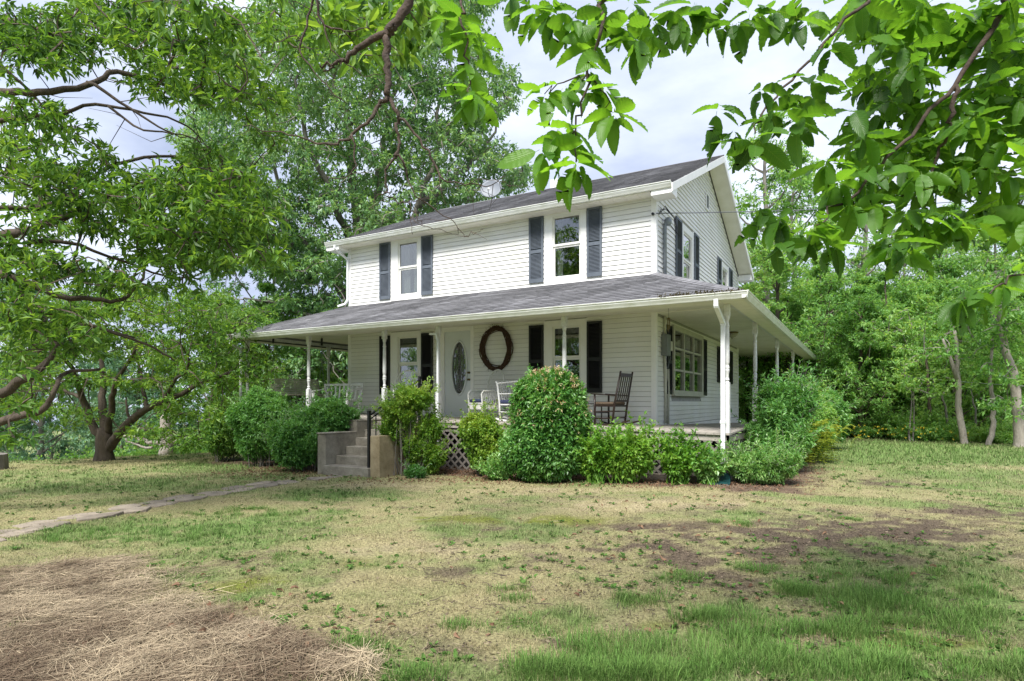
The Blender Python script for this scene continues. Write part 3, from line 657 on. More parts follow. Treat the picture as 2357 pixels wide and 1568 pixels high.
def lattice(plane, a0, a1, zt, pos, out):
    bot = [gzf(a0, pos) if plane == 'front' else gzf(pos, a0), gzf(a1, pos) if plane == 'front' else gzf(pos, a1)]
    zb = min(bot) - .02; H = zt - zb; f = (lambda a, z_, o: (a, pos + o * out, z_)) if plane == 'front' else (lambda a, z_, o: (pos + o * out, a, z_))
    root = MB(); 
    for a in (a0, a1): fbox(root, f, a - .035, a + .035, zb, zt, -.03, .0)
    fbox(root, f, a0 + .035, a1 - .035, zb, zb + .06, -.03, .0); fbox(root, f, a0 + .035, a1 - .035, zt - .05, zt, -.03, .0)
    root = root.build('lattice_panel', M['lattice'], house)
    step, w_ = .215, .046
    for sg, o in ((1, .002), (-1, .010)):
        a = a0 - H
        while a < a1 + H:
            p0 = [a, zb + .02]; p1 = [a + H, zt - .02]
            if sg < 0: p0, p1 = [a, zt - .02], [a + H, zb + .02]
            def clip(p, q, lim, lo):
                if (p[0] < lim) == (q[0] < lim): return (p, q) if (p[0] >= lim) == lo else None
                t = (lim - p[0]) / (q[0] - p[0]); m_ = [lim, p[1] + (q[1] - p[1]) * t]
                return (m_, q) if ((p[0] < lim) == lo) else (p, m_)
            r_ = clip(p0, p1, a0, True)
            if r_: r_ = clip(r_[0], r_[1], a1, False)
            a += step
            if not r_ or abs(r_[0][0] - r_[1][0]) < .04: continue
            (xa, za), (xb, zb_) = r_; d = math.hypot(xb - xa, zb_ - za); nx, nz_ = -(zb_ - za) / d * w_ / 2, (xb - xa) / d * w_ / 2
            P = [f(xa - nx, za - nz_, o), f(xb - nx, zb_ - nz_, o), f(xb + nx, zb_ + nz_, o), f(xa + nx, za + nz_, o)]
            P += [f(xa - nx, za - nz_, o + .007), f(xb - nx, zb_ - nz_, o + .007), f(xb + nx, zb_ + nz_, o + .007), f(xa + nx, za + nz_, o + .007)]
            MB().add(P, [(0, 1, 2, 3), (7, 6, 5, 4), (0, 4, 5, 1), (1, 5, 6, 2), (2, 6, 7, 3), (3, 7, 4, 0)]).build('lattice_slat', M['lattice'], root)
lattice('front', -4.70, -1.5, .80, -1.62, -1); lattice('front', -1.42, 1.80, .79, -1.62, -1)
lattice('side', -1.55, 1.6, .77, 1.815, 1); lattice('side', 1.68, 5.0, .70, 1.815, 1)
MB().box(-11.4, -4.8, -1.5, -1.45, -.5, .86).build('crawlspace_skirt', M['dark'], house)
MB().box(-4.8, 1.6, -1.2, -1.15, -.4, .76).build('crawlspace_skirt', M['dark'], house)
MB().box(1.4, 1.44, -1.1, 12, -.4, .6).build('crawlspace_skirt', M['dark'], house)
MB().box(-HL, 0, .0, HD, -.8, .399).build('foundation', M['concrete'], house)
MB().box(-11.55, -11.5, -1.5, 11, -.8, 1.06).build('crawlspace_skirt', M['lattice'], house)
# ================================================================== steps and handrail
SX0, SX1, SYF = -6.56, -4.75, -3.56
gs = gzf(-5.7, -3.6)
st = thing('concrete_steps', 'worn concrete porch steps between low cheek walls', 'steps', (-5.65, -2.6, gs)); so_ = (-5.65, -2.6, gs)
tops = [.05, .24, .43, .61, .79, .97]
for i, zt in enumerate(tops):
    y0 = SYF + .30 * i + (-.06 if i == 0 else 0)
    m_ = MB(so_); m_.box(SX0 + (.26 if i else .24), SX1 - .26, y0, (y0 + .36 if i < 5 else -1.70), gs - .15, zt); m_.build('step', M['concrete'], st, bev=.012)
m_ = MB(so_); m_.box(SX0, SX0 + .255, SYF, -2.62, gs - .2, .72); m_.box(SX0 - .02, SX0 + .262, SYF - .02, -2.62, .721, .76); m_.build('cheek_wall', M['concrete'], st, bev=.012)
m_ = MB(so_); m_.box(SX0, SX0 + .255, -2.618, -1.70, gs - .2, .98); m_.box(SX0 - .02, SX0 + .262, -2.618, -1.70, .981, 1.02); m_.build('cheek_wall', M['concrete'], st, bev=.012)
m_ = MB(so_); m_.box(SX1 - .255, SX1, SYF, -2.62, gs - .2, .73); m_.build('cheek_wall', M['concrete2'], st, bev=.012)
m_ = MB(so_); m_.box(SX1 - .255, SX1, -2.618, -1.70, gs - .2, .97); m_.build('cheek_wall', M['concrete2'], st, bev=.012)
# handrail
hx = SX1 - .36
hr = thing('handrail', 'black iron handrail rising beside the concrete steps', 'handrail', (hx, SYF + .1, .05)); ho = (hx, SYF + .1, .05)
m_ = MB(ho); m_.bar((hx, SYF + .08, .05), (hx, SYF + .08, 1.24), .055, .055); m_.box(hx - .035, hx + .035, SYF + .045, SYF + .115, 1.24, 1.255); m_.build('newel_post', M['black'], hr)
m_ = MB(ho); m_.bar((hx, -1.78, .98), (hx, -1.78, 2.03), .05, .05); m_.box(hx - .032, hx + .032, -1.812, -1.748, 2.03, 2.045); m_.build('newel_post', M['black'], hr)
m_ = MB(ho); m_.bar((hx, SYF + .10, 1.16), (hx, -1.80, 1.95), .05, .03); m_.build('top_rail', M['black'], hr)
m_ = MB(ho); m_.bar((hx, SYF + .10, 1.07), (hx, -1.80, 1.86), .025, .02); m_.build('under_rail', M['black'], hr)
for k in range(1, 9):
    y = SYF + .1 + k * .19; zt = 1.07 + (y - SYF - .1) / 1.66 * .79; i = min(5, int((y - SYF) / .30)); m_ = MB(ho); m_.bar((hx, y, tops[i]), (hx, y, zt), .018, .018); m_.build('baluster', M['black'], hr)
m_ = MB(); m_.add([], [])
# ================================================================== wreath
wr = MB(); rg = random.Random(3); cxw, czw = -4.05, 2.79
for k in range(30):
    ph = rg.random() * 6.28; ra = .40 + rg.uniform(-.05, .05); rb = .50 + rg.uniform(-.05, .05); q = rg.random() * 6
    wr.tube([(cxw + (ra + .035 * math.sin(3 * t + q)) * math.cos(t + ph), -.07 + .035 * math.sin(2.3 * t + q * 2), czw + (rb + .035 * math.sin(3 * t + q)) * math.sin(t + ph)) for t in [i * 2 * math.pi / 26 for i in range(25)]], .011, 4)
for k in range(60):
    t = rg.random() * 6.28; d = rg.choice((-1, 1)); a = np.array([cxw + .42 * math.cos(t), -.09, czw + .53 * math.sin(t)]); b = a + np.array([math.cos(t + d * rg.uniform(0, 1)), -.3, math.sin(t + d * rg.uniform(0, 1))]) * rg.uniform(.04, .13)
    wr.tube([a, b], [.005, .002], 3)
wr.tube([(cxw, -.05, 3.26), (cxw, -.04, 3.37)], .012, 5)
tag(wr.build('wreath', M['vine']), 'large oval wreath of twisted dark vines hanging on the porch wall', 'wreath')

# ================================================================== porch furniture
def floorz(x, y): return dz(x, y) + .001
def brown_rocker(x, y, rz):
    t = thing('rocking_chair', 'dark brown slat-back rocking chair with patterned seat cushion', 'rocking chair', (x, y, floorz(x, y)), rz); m_ = M['wood_dark']
    # faces +x local (front), back at -x
    for s in (-.25, .25):
        MB().tube([(-.20, s, .03), (-.26, s, .45), (-.40, s * .94, 1.14)], [.022, .024, .02], 8).build('back_post', m_, t, smooth=True)
        MB().tube([(.22, s * 1.08, .03), (.22, s * 1.08, .66)], .022, 8).build('leg', m_, t, smooth=True)
        MB().add(*bent([(-.62, .12), (-.35, .045), (-.05, .018), (.22, .03), (.42, .075)], s, .035, .02)).build('rocker', m_, t)
        MB().bar((-.30, s * 1.02, .63), (.30, s * 1.12, .675), .055, .022).build('armrest', m_, t)
        for zz in (.16, .30): MB().tube([(-.23, s, zz), (.22, s * 1.08, zz)], .011, 6).build('stretcher', m_, t)
    for zz in (.14, .27): MB().tube([(.22, -.27, zz), (.22, .27, zz)], .011, 6).build('stretcher', m_, t); MB().tube([(-.23, -.25, zz + .03), (-.23, .25, zz + .03)], .011, 6).build('stretcher', m_, t)
    MB().bar((-.385, -.24, 1.06), (-.385, .24, 1.06), .02, .075).build('crest_rail', m_, t); MB().bar((-.275, -.24, .52), (-.275, .24, .52), .02, .04).build('lower_rail', m_, t)
    for k in range(5):
        s = -.16 + k * .08; MB().bar((-.275, s, .52), (-.383, s * .98, 1.05), .034, .010, up=(1, 0, 0)).build('back_slat', m_, t)
    MB().box(-.25, .25, -.26, .26, .40, .435).build('seat', m_, t)
    c = MB(); c.box(-.22, .24, -.25, .25, .436, .50); c.build('cushion', M['weave_seat'], t, bev=.025)
    return t
def bent(prof, y, h, w):
    V = []; F = []; n = len(prof)
    for (px, pz) in prof:
        for dy in (-w / 2, w / 2):
            V += [(px, y + dy, pz - h / 2), (px, y + dy, pz + h / 2)]
    for i in range(n - 1):
        a = 4 * i; b = a + 4; F += [(a, b, b + 1, a + 1), (a + 2, a + 3, b + 3, b + 2), (a, a + 2, b + 2, b), (a + 1, b + 1, b + 3, a + 3)]
    F += [(0, 1, 3, 2), (4 * n - 4, 4 * n - 2, 4 * n - 1, 4 * n - 3)]
    return V, F
brown_rocker(-.73, -.82, R(168))
t = thing('side_table', 'small dark metal side table beside the brown rocking chair', 'table', (-1.22, -.75, floorz(-1.2, -.75)))
MB().box(-.21, .21, -.2, .2, .44, .46).build('table_top', M['wood_dark'], t, bev=.006)
for a in (-.19, .19):
    for b in (-.18, .18): MB().bar((a, b, 0), (a, b, .44), .022, .022).build('leg', M['wood_dark'], t)

def wicker_chair(x, y, rz, label, rock=True, cush=True):
    t = thing('wicker_chair', label, 'chair', (x, y, floorz(x, y)), rz); m_ = M['wicker']
    # back loop in plane leaning back (local -x is back)
    def bk(u_, v_): return (-.22 - .22 * (v_ - .42) , u_, v_)
    loop = [bk(.33 * math.sin(a) * (1.0 if abs(a) < 1.6 else .86), .86 + .36 * math.cos(a)) for a in [(-2.35 + 4.7 * i / 22) for i in range(23)]]
    loop = [bk(-.20, .42)] + loop + [bk(.20, .42)]
    MB().tube(loop, .02, 8).build('back_frame', m_, t, smooth=True)
    wv = MB()
    def half(v_): 
        c = (v_ - .86) / .36
        return .33 * math.sqrt(max(0, 1 - c * c)) if c > -.7 else .24
    for k in range(-12, 26):
        for sg in (-1, 1):
            pts = []
            for i in range(15):
                v_ = .45 + .76 * i / 14; u_ = sg * (-.42 + .052 * k * 1.0 + .55 * (v_ - .45))
                if abs(u_) < half(v_): pts.append(bk(u_, v_))
            if len(pts) > 1: wv.tube(pts, .0045, 3, False)
    wv.build('back_weave', m_, t, kind='stuff')
    MB().box(-.26, .27, -.27, .27, .38, .42).build('seat', m_, t, bev=.015)
    if cush:
        MB().box(-.24, .28, -.25, .25, .421, .50).build('cushion', M['blue_cushion'], t, bev=.03)
        MB().box(.0, .16, -.256, .256, .43, .508).build('towel', M['teal_cushion'], t, bev=.02)
    for s in (-.28, .28):
        MB().tube([(-.28, s * .8, .66), (-.05, s, .70), (.24, s, .69), (.29, s, .62), (.27, s, .42), (.26, s, .05)], .02, 8).build('arm_frame', m_, t, smooth=True)
        a_ = MB()
        for k in range(9): a_.tube([(-.22 + k * .055, s, .42), (-.16 + k * .055, s, .69)], .005, 3, False); a_.tube([(-.18 + k * .055, s, .69), (-.24 + k * .055, s, .42)], .005, 3, False)
        a_.build('arm_weave', m_, t, kind='stuff')
        MB().tube([(-.24, s * .85, .42), (-.26, s * .9, .05)], .018, 8).build('leg', m_, t)
        if rock: MB().add(*bent([(-.55, .12), (-.3, .045), (0, .018), (.27, .035), (.42, .08)], s * .95, .035, .03)).build('rocker', m_, t)
    MB().box(-.24, .26, -.26, .26, .26, .37).build('apron', m_, t)
    return t
wicker_chair(-3.95, -.75, R(-112), 'white wicker rocking chair with navy cushion below the vine wreath')
wicker_chair(-6.15, -1.0, R(-60), 'white wicker chair in front of the left ground-floor window', rock=False, cush=False)
# white painted rocker, side-on, behind the big round bush
t = thing('white_rocker', 'white painted rocking chair with blue cushion half hidden by the big round bush', 'rocking chair', (-3.05, -.8, floorz(-3.05, -.8)), R(0)); m_ = M['white_wicker']
for s in (-.26, .26):
    MB().tube([(-.28, s, .04), (-.30, s, .45), (-.36, s, .88), (-.40, s, .93)], .024, 8).build('back_post', m_, t, smooth=True)
    MB().tube([(-.38, s, .88), (-.1, s, .90), (.3, s, .93)], .017, 8).build('armrest', m_, t); MB().tube([(-.3, s, .64), (.28, s, .64)], .014, 8).build('arm_rail', m_, t)
    MB().tube([(.28, s, .04), (.28, s, .92)], .024, 8).build('leg', m_, t); MB().add(*bent([(-.5, .10), (-.28, .04), (0, .016), (.28, .035), (.45, .08)], s, .035, .03)).build('rocker', m_, t)
    MB().tube([(-.28, s, .22), (.28, s, .22)], .013, 6).build('stretcher', m_, t)
MB().box(-.28, .28, -.25, .25, .38, .41).build('seat', m_, t); MB().box(-.30, .26, -.27, .27, .411, .50).build('cushion', M['blue_cushion'], t, bev=.03)
for k in range(5): MB().bar((-.31, -.2 + k * .1, .5), (-.39, -.2 + k * .1, .9), .03, .012, up=(1, 0, 0)).build('back_slat', m_, t)
# white glider bench at the left corner of the house
gx, gy = -8.85, -.75
t = thing('garden_bench', 'white painted bench with splayed arms by the left corner of the house', 'bench', (gx, gy, floorz(gx, gy)), R(4)); m_ = M['white_wicker']
for s in (-.62, .62):
    k = 1 if s > 0 else -1
    MB().bar((s * .92, .22, 0.02), (s * 1.12, .28, .86), .045, .045).build('back_leg', m_, t); MB().bar((s * .92, -.26, 0.02), (s, -.28, .62), .05, .05).build('leg', m_, t)
    MB().bar((s, -.34, .635), (s * 1.08, .27, .72), .06, .025).build('armrest', m_, t)
for k in range(5): MB().bar((-.62, -.24 + k * .11, .40), (.62, -.24 + k * .11, .40), .085, .02).build('seat_slat', m_, t)
for k in range(9): MB().bar((-.56 + k * .14, .25, .42), (-.62 + k * .155, .29, .80 - .03 * abs(k - 4) / 4), .05, .015, up=(0, 1, 0)).build('back_slat', m_, t)
MB().bar((-.68, .285, .83), (.68, .285, .83), .03, .06).build('crest_rail', m_, t); MB().bar((-.6, -.27, .36), (.6, -.27, .36), .03, .07).build('seat_rail', m_, t)
# porch swing hung on springs and chains
a = W(625, 785, 17.8); b = W(736, 790, 18.6); a[2] = b[2] = 3.26
mid = (a + b) / 2; dd = b - a; ang = math.atan2(dd[1], dd[0]); wid = math.hypot(dd[0], dd[1])
t = thing('porch_swing', 'weathered slatted porch swing hanging from two springs at the left end', 'swing', (mid[0], mid[1], 1.62), ang)
hw = wid / 2; m_ = M['wood_grey']
for k in range(9): MB().bar((-hw, .0 + .02 * k, .05 + k * .055), (hw, .02 * k, .05 + k * .055), .014, .042).build('back_slat', m_, t)
for k in range(6): MB().bar((-hw, -.06 - .075 * k, .02 + .006 * k), (hw, -.06 - .075 * k, .02 + .006 * k), .062, .016).build('seat_slat', m_, t)
for s in (-hw, 0, hw): MB().bar((s, .02, .0), (s, .20, .53), .03, .03).build('back_support', m_, t)
for s in (-hw, hw):
    MB().bar((s, -.5, .26), (s, .1, .26), .06, .02).build('armrest', m_, t); MB().bar((s, -.45, 0), (s, -.45, .26), .03, .03).build('arm_post', m_, t); MB().bar((s, -.5, -.02), (s, .05, -.02), .04, .04).build('seat_rail', m_, t)
    MB().tube([(s, -.2, 1.52), (s, -.2, 1.74)], .032, 10).build('spring', M['black'], t); MB().tube([(s, -.2, 1.74), (s, -.2, 1.80)], .006, 5).build('hanger', M['black'], t)
    MB().tube([(s, -.2, 1.52), (s, -.2, 1.05), (s, -.45, .26)], .005, 4).build('chain', M['grey_metal'], t); MB().tube([(s, -.2, 1.05), (s, .12, .3)], .005, 4).build('chain', M['grey_metal'], t)
# wind chime near the right corner, bell hook
p = onY(*(( 1650 + 757 / 2.45) / 1.27278, (820 + 285 / 2.45) / 1.27278), -1.45)
t = thing('wind_chime', 'small dark wind chime hanging near the meter box', 'wind chime', (p[0], p[1], p[2]))
MB().tube([(0, 0, 3.27 - p[2]), (0, 0, .05)], .003, 4).build('cord', M['black'], t)
for k in range(5): MB().tube([(.025 * math.cos(k * 1.257), .025 * math.sin(k * 1.257), .0), (.025 * math.cos(k * 1.257), .025 * math.sin(k * 1.257), -.16 - .02 * k)], .005, 5).build('chime_tube', M['brass'], t)
MB().lathe([(.035, 0), (.035, .01), (.01, .04)], 10).build('chime_top', M['brass'], t)
t = thing('hanging_feeder', 'slim black chime hanging below the far porch beam', 'wind chime', (1.55, 12.0, 2.85))
MB().tube([(0, 0, .41), (0, 0, .1)], .004, 4).build('cord', M['black'], t); MB().tube([(0, 0, .1), (0, 0, -.35)], .03, 8).build('chime_body', M['black'], t); MB().tube([(0, 0, -.35), (0, 0, -.75)], .01, 5).build('clapper', M['black'], t)

# ================================================================== satellite dish
dc = onY(1131, 436, 5.75)
t = thing('satellite_dish', 'grey satellite dish mounted behind the main roof ridge', 'satellite dish', (dc[0], dc[1], dc[2]))
look = Vector((CX - dc[0] - 6, CY - dc[1], 5)).normalized(); q = look.to_track_quat('Z', 'Y')
V = []; F = []; nr, na = 6, 28
for th_ in (0, -.012):
    for i in range(nr + 1):
        for k in range(na):
            r_ = i / nr; a = 2 * math.pi * k / na; V.append(q @ Vector((.40 * r_ * math.cos(a), .37 * r_ * math.sin(a), .07 * r_ * r_ + th_)))
for s_ in range(2):
    o_ = s_ * (nr + 1) * na
    for i in range(nr):
        for k in range(na): F.append((o_ + i * na + k, o_ + i * na + (k + 1) % na, o_ + (i + 1) * na + (k + 1) % na, o_ + (i + 1) * na + k))
for k in range(na): F.append((nr * na + k, nr * na + (k + 1) % na, (2 * nr + 1) * na + (k + 1) % na, (2 * nr + 1) * na + k))
MB().add(V, F).build('reflector', M['dish'], t, smooth=True)
MB().tube([q @ Vector((0, -.36, .06)), q @ Vector((0, -.40, .3)), q @ Vector((0, -.25, .42))], .014, 6).build('feed_arm', M['grey_metal'], t)
MB().tube([q @ Vector((0, -.27, .40)), q @ Vector((0, -.2, .32))], .05, 10).build('receiver', M['trim'], t)
MB().tube([q @ Vector((0, 0, -.02)), q @ Vector((0, -.05, -.2)), (0, .1, -1.0)], .025, 8).build('mast', M['grey_metal'], t)
# ================================================================== cables
def cable(name, a, b, sag, r, label, n=24):
    a = np.array(a); b = np.array(b); P = []
    for i in range(n + 1):
        t_ = i / n; p = a + (b - a) * t_; p[2] -= sag * 4 * t_ * (1 - t_); P.append(p)
    return tag(MB().tube(P, r, 5).build(name, M['cable'], smooth=True), label, 'cable')
cable('power_cable', (.04, -.06, 5.55), W(2750, 395, 24), .35, .011, 'twisted service cable running from the upper house corner to the right')
M['cable_pale'] = mat('cable_pale', (.45, .47, .45), .5, .2)
c = cable('phone_cable', (2.2, 18.6, 3.18), W(2800, 905, 16), .25, .009, 'thin pale cable running from the far porch gutter into the woods'); c.data.materials[0] = M['cable_pale']

# ================================================================== bed edging, splash block, path, log
p0 = onG(1500, 1103); p1 = onG(1640, 1112)
def timber(a, b, label):
    o = MB().bar((a[0], a[1], a[2] + .05), (b[0], b[1], b[2] + .045), .13, .12).build('landscape_timber', M['timber'], bev=.012); return tag(o, label, 'timber', 'timbers edging the flower bed')
timber(p0, p1, 'weathered timber edging the bed just left of the corner downspout')
timber(onG(1390, 1098), onG(1492, 1101), 'weathered timber under the low leafy shrubs right of the round bush')
sp = onG(1665, 1118); t = thing('splash_block', 'dark green plastic splash block under the corner downspout', 'splash block', (DSX, -1.95, gzf(DSX, -1.95)))
V = [(-.10, .16, .0), (.10, .16, 0), (.2, -.28, 0), (-.2, -.28, 0), (-.12, .2, .16), (.12, .2, .16), (.22, -.28, .05), (-.22, -.28, .05), (-.07, .14, .13), (.07, .14, .13), (.15, -.27, .02), (-.15, -.27, .02)]
MB().add(V, [(0, 1, 2, 3), (0, 4, 5, 1), (1, 5, 6, 2), (3, 7, 4, 0), (4, 8, 9, 5), (5, 9, 10, 6), (7, 11, 8, 4), (8, 11, 10, 9), (2, 6, 10), (3, 11, 7), (3, 2, 10, 11)]).build('trough', M['splash'], t, bev=.008)
MB().tube([(0, .22, .05), (0, .22, .30)], .055, 10).build('adapter_pipe', M['black'], t)

path = thing('stone_path', 'irregular flagstone path curving from the lower left to the porch steps', 'path', tuple(onG(380, 1160)))
path['kind'] = 'structure'; pl_ = np.array(path.location)
rg = random.Random(11)
pcl = [onG(u, v) for u, v in ((-420, 1320), (-120, 1262), (40, 1222), (200, 1190), (330, 1165), (460, 1142), (580, 1121), (680, 1107), (770, 1098), (840, 1096))]
seg = []
for a, b in zip(pcl[:-1], pcl[1:]):
    n = max(2, int(np.linalg.norm(b - a) / .12))
    for i in range(n): seg.append(a + (b - a) * i / n)
seg = np.array(seg); acc = np.concatenate([[0], np.cumsum(np.linalg.norm(np.diff(seg, axis=0), axis=1))])
def pathpt(s): i = np.searchsorted(acc, s); i = min(max(i, 1), len(seg) - 1); t_ = (s - acc[i - 1]) / max(1e-6, acc[i] - acc[i - 1]); return seg[i - 1] + (seg[i] - seg[i - 1]) * t_, (seg[i] - seg[i - 1])
s = 0.1
while s < acc[-1] - .2:
    ln = rg.uniform(.38, .62)
    for row in range(2):
        p, d = pathpt(s + rg.uniform(-.08, .08) + row * .12); d = d[:2] / np.linalg.norm(d[:2]); nn = np.array([-d[1], d[0]])
        off = (-.17 if row == 0 else .165) + rg.uniform(-.03, .03); c = p[:2] + nn * off
        if rg.random() < .04: continue
        n = rg.choice((5, 6, 7)); V = []; zc = gzf(c[0], c[1]) + .016 + rg.uniform(-.008, .014); tx, ty = rg.uniform(-.04, .04), rg.uniform(-.04, .04)
        for zz in (0, -.07):
            for k in range(n):
                a = 2 * math.pi * k / n + .3 * row + s * 2.1; rr = 1 if zz else .98
                if zz == 0: R_ = [rg.uniform(.86, 1.12) for _ in range(n)] if k == 0 else R_
                e1 = ln * .56 * R_[k] * math.cos(a) * rr; e2 = .185 * R_[k] * math.sin(a) * rr; q = c + d * e1 + nn * e2
                V.append((q[0] - pl_[0], q[1] - pl_[1], zc + zz + e1 * tx + e2 * ty - pl_[2]))
        MB().add(V, [tuple(range(n)), tuple(range(2 * n - 1, n - 1, -1))] + [(i, i + n, (i + 1) % n + n, (i + 1) % n) for i in range(n)]).build('flagstone', M['stone'], path, bev=.012)
    s += ln * 1.1
p = onG(6, 1080); t = MB(); t.tube([(p[0] - .1, p[1] - .2, p[2] + .0), (p[0] - .08, p[1] - .2, p[2] + .42)], [.36, .33], 14); tag(t.build('tree_stump', M['bark_grey']), 'grey weathered stump at the far left edge of the lawn', 'stump')
# patio table set seen behind the house
t = thing('patio_table', 'grey patio table standing on the back porch beyond the side wall', 'table', (1.15, 12.6, dz(1, 12.6)))
MB().box(-.6, .6, -.5, .5, .68, .72).build('table_top', M['wood_grey'], t)
for a in (-.52, .52):
    for b in (-.42, .42): MB().bar((a, b, 0), (a, b, .68), .06, .06).build('leg', M['wood_grey'], t)
for k in range(2):
    c = thing('patio_chair', 'grey slatted patio chair at the ' + ('near' if k == 0 else 'far') + ' side of the back porch table', 'chair', (.75 + .5 * k, 11.7 + 1.8 * k, dz(1, 12)), R(180 * k), 'patio chairs on the back porch')
    MB().box(-.22, .22, -.2, .22, .42, .45).build('seat', M['wood_grey'], c)
    for a in (-.2, .2):
        MB().bar((a, -.2, 0), (a, -.26, .95), .035, .035).build('back_leg', M['wood_grey'], c); MB().bar((a, .2, 0), (a, .2, .42), .035, .035).build('leg', M['wood_grey'], c)
    for q in range(4): MB().bar((-.2, -.235 - .007 * q, .55 + q * .1), (.2, -.235 - .007 * q, .55 + q * .1), .015, .06).build('back_slat', M['wood_grey'], c)
# ================================================================== foliage tools
T_QUAD = (np.array([[0, 0, 0], [.45, -.5, .07], [1, 0, -.10], [.45, .5, .07]]), np.array([[0, 1, 2], [0, 2, 3]]))
T_MID = (np.array([[0, 0, 0], [.28, -.42, .05], [.68, -.42, .02], [1, 0, -.16], [.68, .42, .02], [.28, .42, .05], [.5, 0, -.02]]),
         np.array([[0, 1, 6], [1, 2, 6], [2, 3, 6], [3, 4, 6], [4, 5, 6], [5, 0, 6]]))
def unit(a): return a / np.maximum(np.linalg.norm(a, axis=-1, keepdims=True), 1e-9)
def leaves(P, D, Nn, Ln, Wd, tpl):
    T, F = tpl; D = unit(D); S = unit(np.cross(Nn, D)); N2 = np.cross(D, S); n = len(P); k = len(T)
    Ln = np.broadcast_to(Ln, (n,)); Wd = np.broadcast_to(Wd, (n,))
    V = P[:, None, :] + D[:, None, :] * (T[None, :, 0:1] * Ln[:, None, None]) + S[:, None, :] * (T[None, :, 1:2] * Wd[:, None, None]) + N2[:, None, :] * (T[None, :, 2:3] * Ln[:, None, None])
    FF = F[None, :, :] + (np.arange(n) * k)[:, None, None]
    return V.reshape(-1, 3), FF.reshape(-1, F.shape[1])
def sprig_leaves(S, A, m, Ln, w, rg, spread=62, droop=.35, tpl=T_QUAD, ax=.5):
    n = len(S); S = np.repeat(S, m, 0); A = unit(np.repeat(A, m, 0)); N = n * m
    r = unit(rg.normal(size=(N, 3))); pr = unit(np.cross(A, r)); th = R(spread) * rg.uniform(.45, 1.25, N)[:, None]
    D = A * np.cos(th) + pr * np.sin(th); D[:, 2] -= droop * rg.uniform(.2, 1.4, N); D = unit(D)
    L_ = Ln * rg.uniform(.65, 1.2, N); P = S + A * (rg.uniform(-ax, ax * .3, N) * Ln * 2)[:, None]
    up = np.tile([0, 0, 1.], (N, 1)) + rg.normal(size=(N, 3)) * .45
    return leaves(P, D, up, L_, L_ * w, tpl)
def clump_sprigs(centers, rc, ns, rg, flat=.6, outward=None, upb=.3):
    n = len(centers); c = np.repeat(centers, ns, 0); r = unit(rg.normal(size=(n * ns, 3))) * (rg.uniform(0, 1, (n * ns, 1)) ** .5); rr = np.repeat(np.broadcast_to(rc, (n,)), ns)[:, None]
    o = r * rr; o[:, 2] *= flat; A = r + rg.normal(size=r.shape) * .4; A[:, 2] += upb
    if outward is not None: A = A + np.repeat(outward, ns, 0) * .8
    return c + o, A
def twigs(mb, src, dst, r0, r1, rg, sag=.15, n=3):
    for a, b in zip(src, dst):
        d = b - a; l = np.linalg.norm(d)
        if l < .05: continue
        j = rg.normal(size=3) * l * .10; j[2] += sag * l * .3
        pts = [a, a + d * .35 + j, a + d * .7 + j * .7, b]; mb.tube(pts, [r0, r0 * .7 + r1 * .3, r0 * .35 + r1 * .65, r1], n, False)
def attach(LP, C):
    d = np.sqrt(((C[:, None, :] - LP[None, :, :]) ** 2).sum(-1)); o = np.argsort(d.min(1)); near = LP[d.argmin(1)].copy(); dm = d.min(1).copy(); done = []
    for i in o:
        if done:
            q = C[done]; e_ = np.sqrt(((q - C[i]) ** 2).sum(-1)); j = e_.argmin()
            if e_[j] < dm[i]: near[i] = q[j]
        done.append(i)
    return near
def sample_poly(pl, step=.25):
    out_ = []
    for a, b in zip(pl[:-1], pl[1:]):
        n = max(1, int(np.linalg.norm(b - a) / step))
        for i in range(n): out_.append(a + (b - a) * i / n)
    out_.append(pl[-1]); return np.array(out_)
def smooth_poly(pl, n=4, rg=None, jit=0.0):
    pl = [np.array(p, float) for p in pl]; P = [pl[0]] + pl + [pl[-1]]; out_ = []
    for i in range(1, len(P) - 2):
        for k in range(n):
            t = k / n; a, b, c, d = P[i - 1], P[i], P[i + 1], P[i + 2]
            q = .5 * (2 * b + (c - a) * t + (2 * a - 5 * b + 4 * c - d) * t * t + (3 * b - a - 3 * c + d) * t ** 3)
            if rg is not None and k: q = q + rg.normal(size=3) * jit
            out_.append(q)
    out_.append(pl[-1]); return out_
def limb(root, off, pts, r0, r1, m_, name='limb', n=8, jit=0, rg=None, sm=4):
    P = smooth_poly(pts, sm, rg, jit); k = len(P); rr = [r0 + (r1 - r0) * (i / (k - 1)) ** .8 for i in range(k)]
    mb = MB(off); mb.tube(P, rr, n); o = mb.build(name, m_, root, smooth=True, recalc=False); return np.array(P)
def crown_mesh(name, parts, m_, root, off, kind='stuff', smooth=False):
    V = np.concatenate([p[0] for p in parts]); n = 0; FF = []
    for v, f in parts: FF.append(f + n); n += len(v)
    F = np.concatenate(FF); me = raw_mesh(name, V - np.array(off), faces=F); return link(name, me, m_, root, kind)

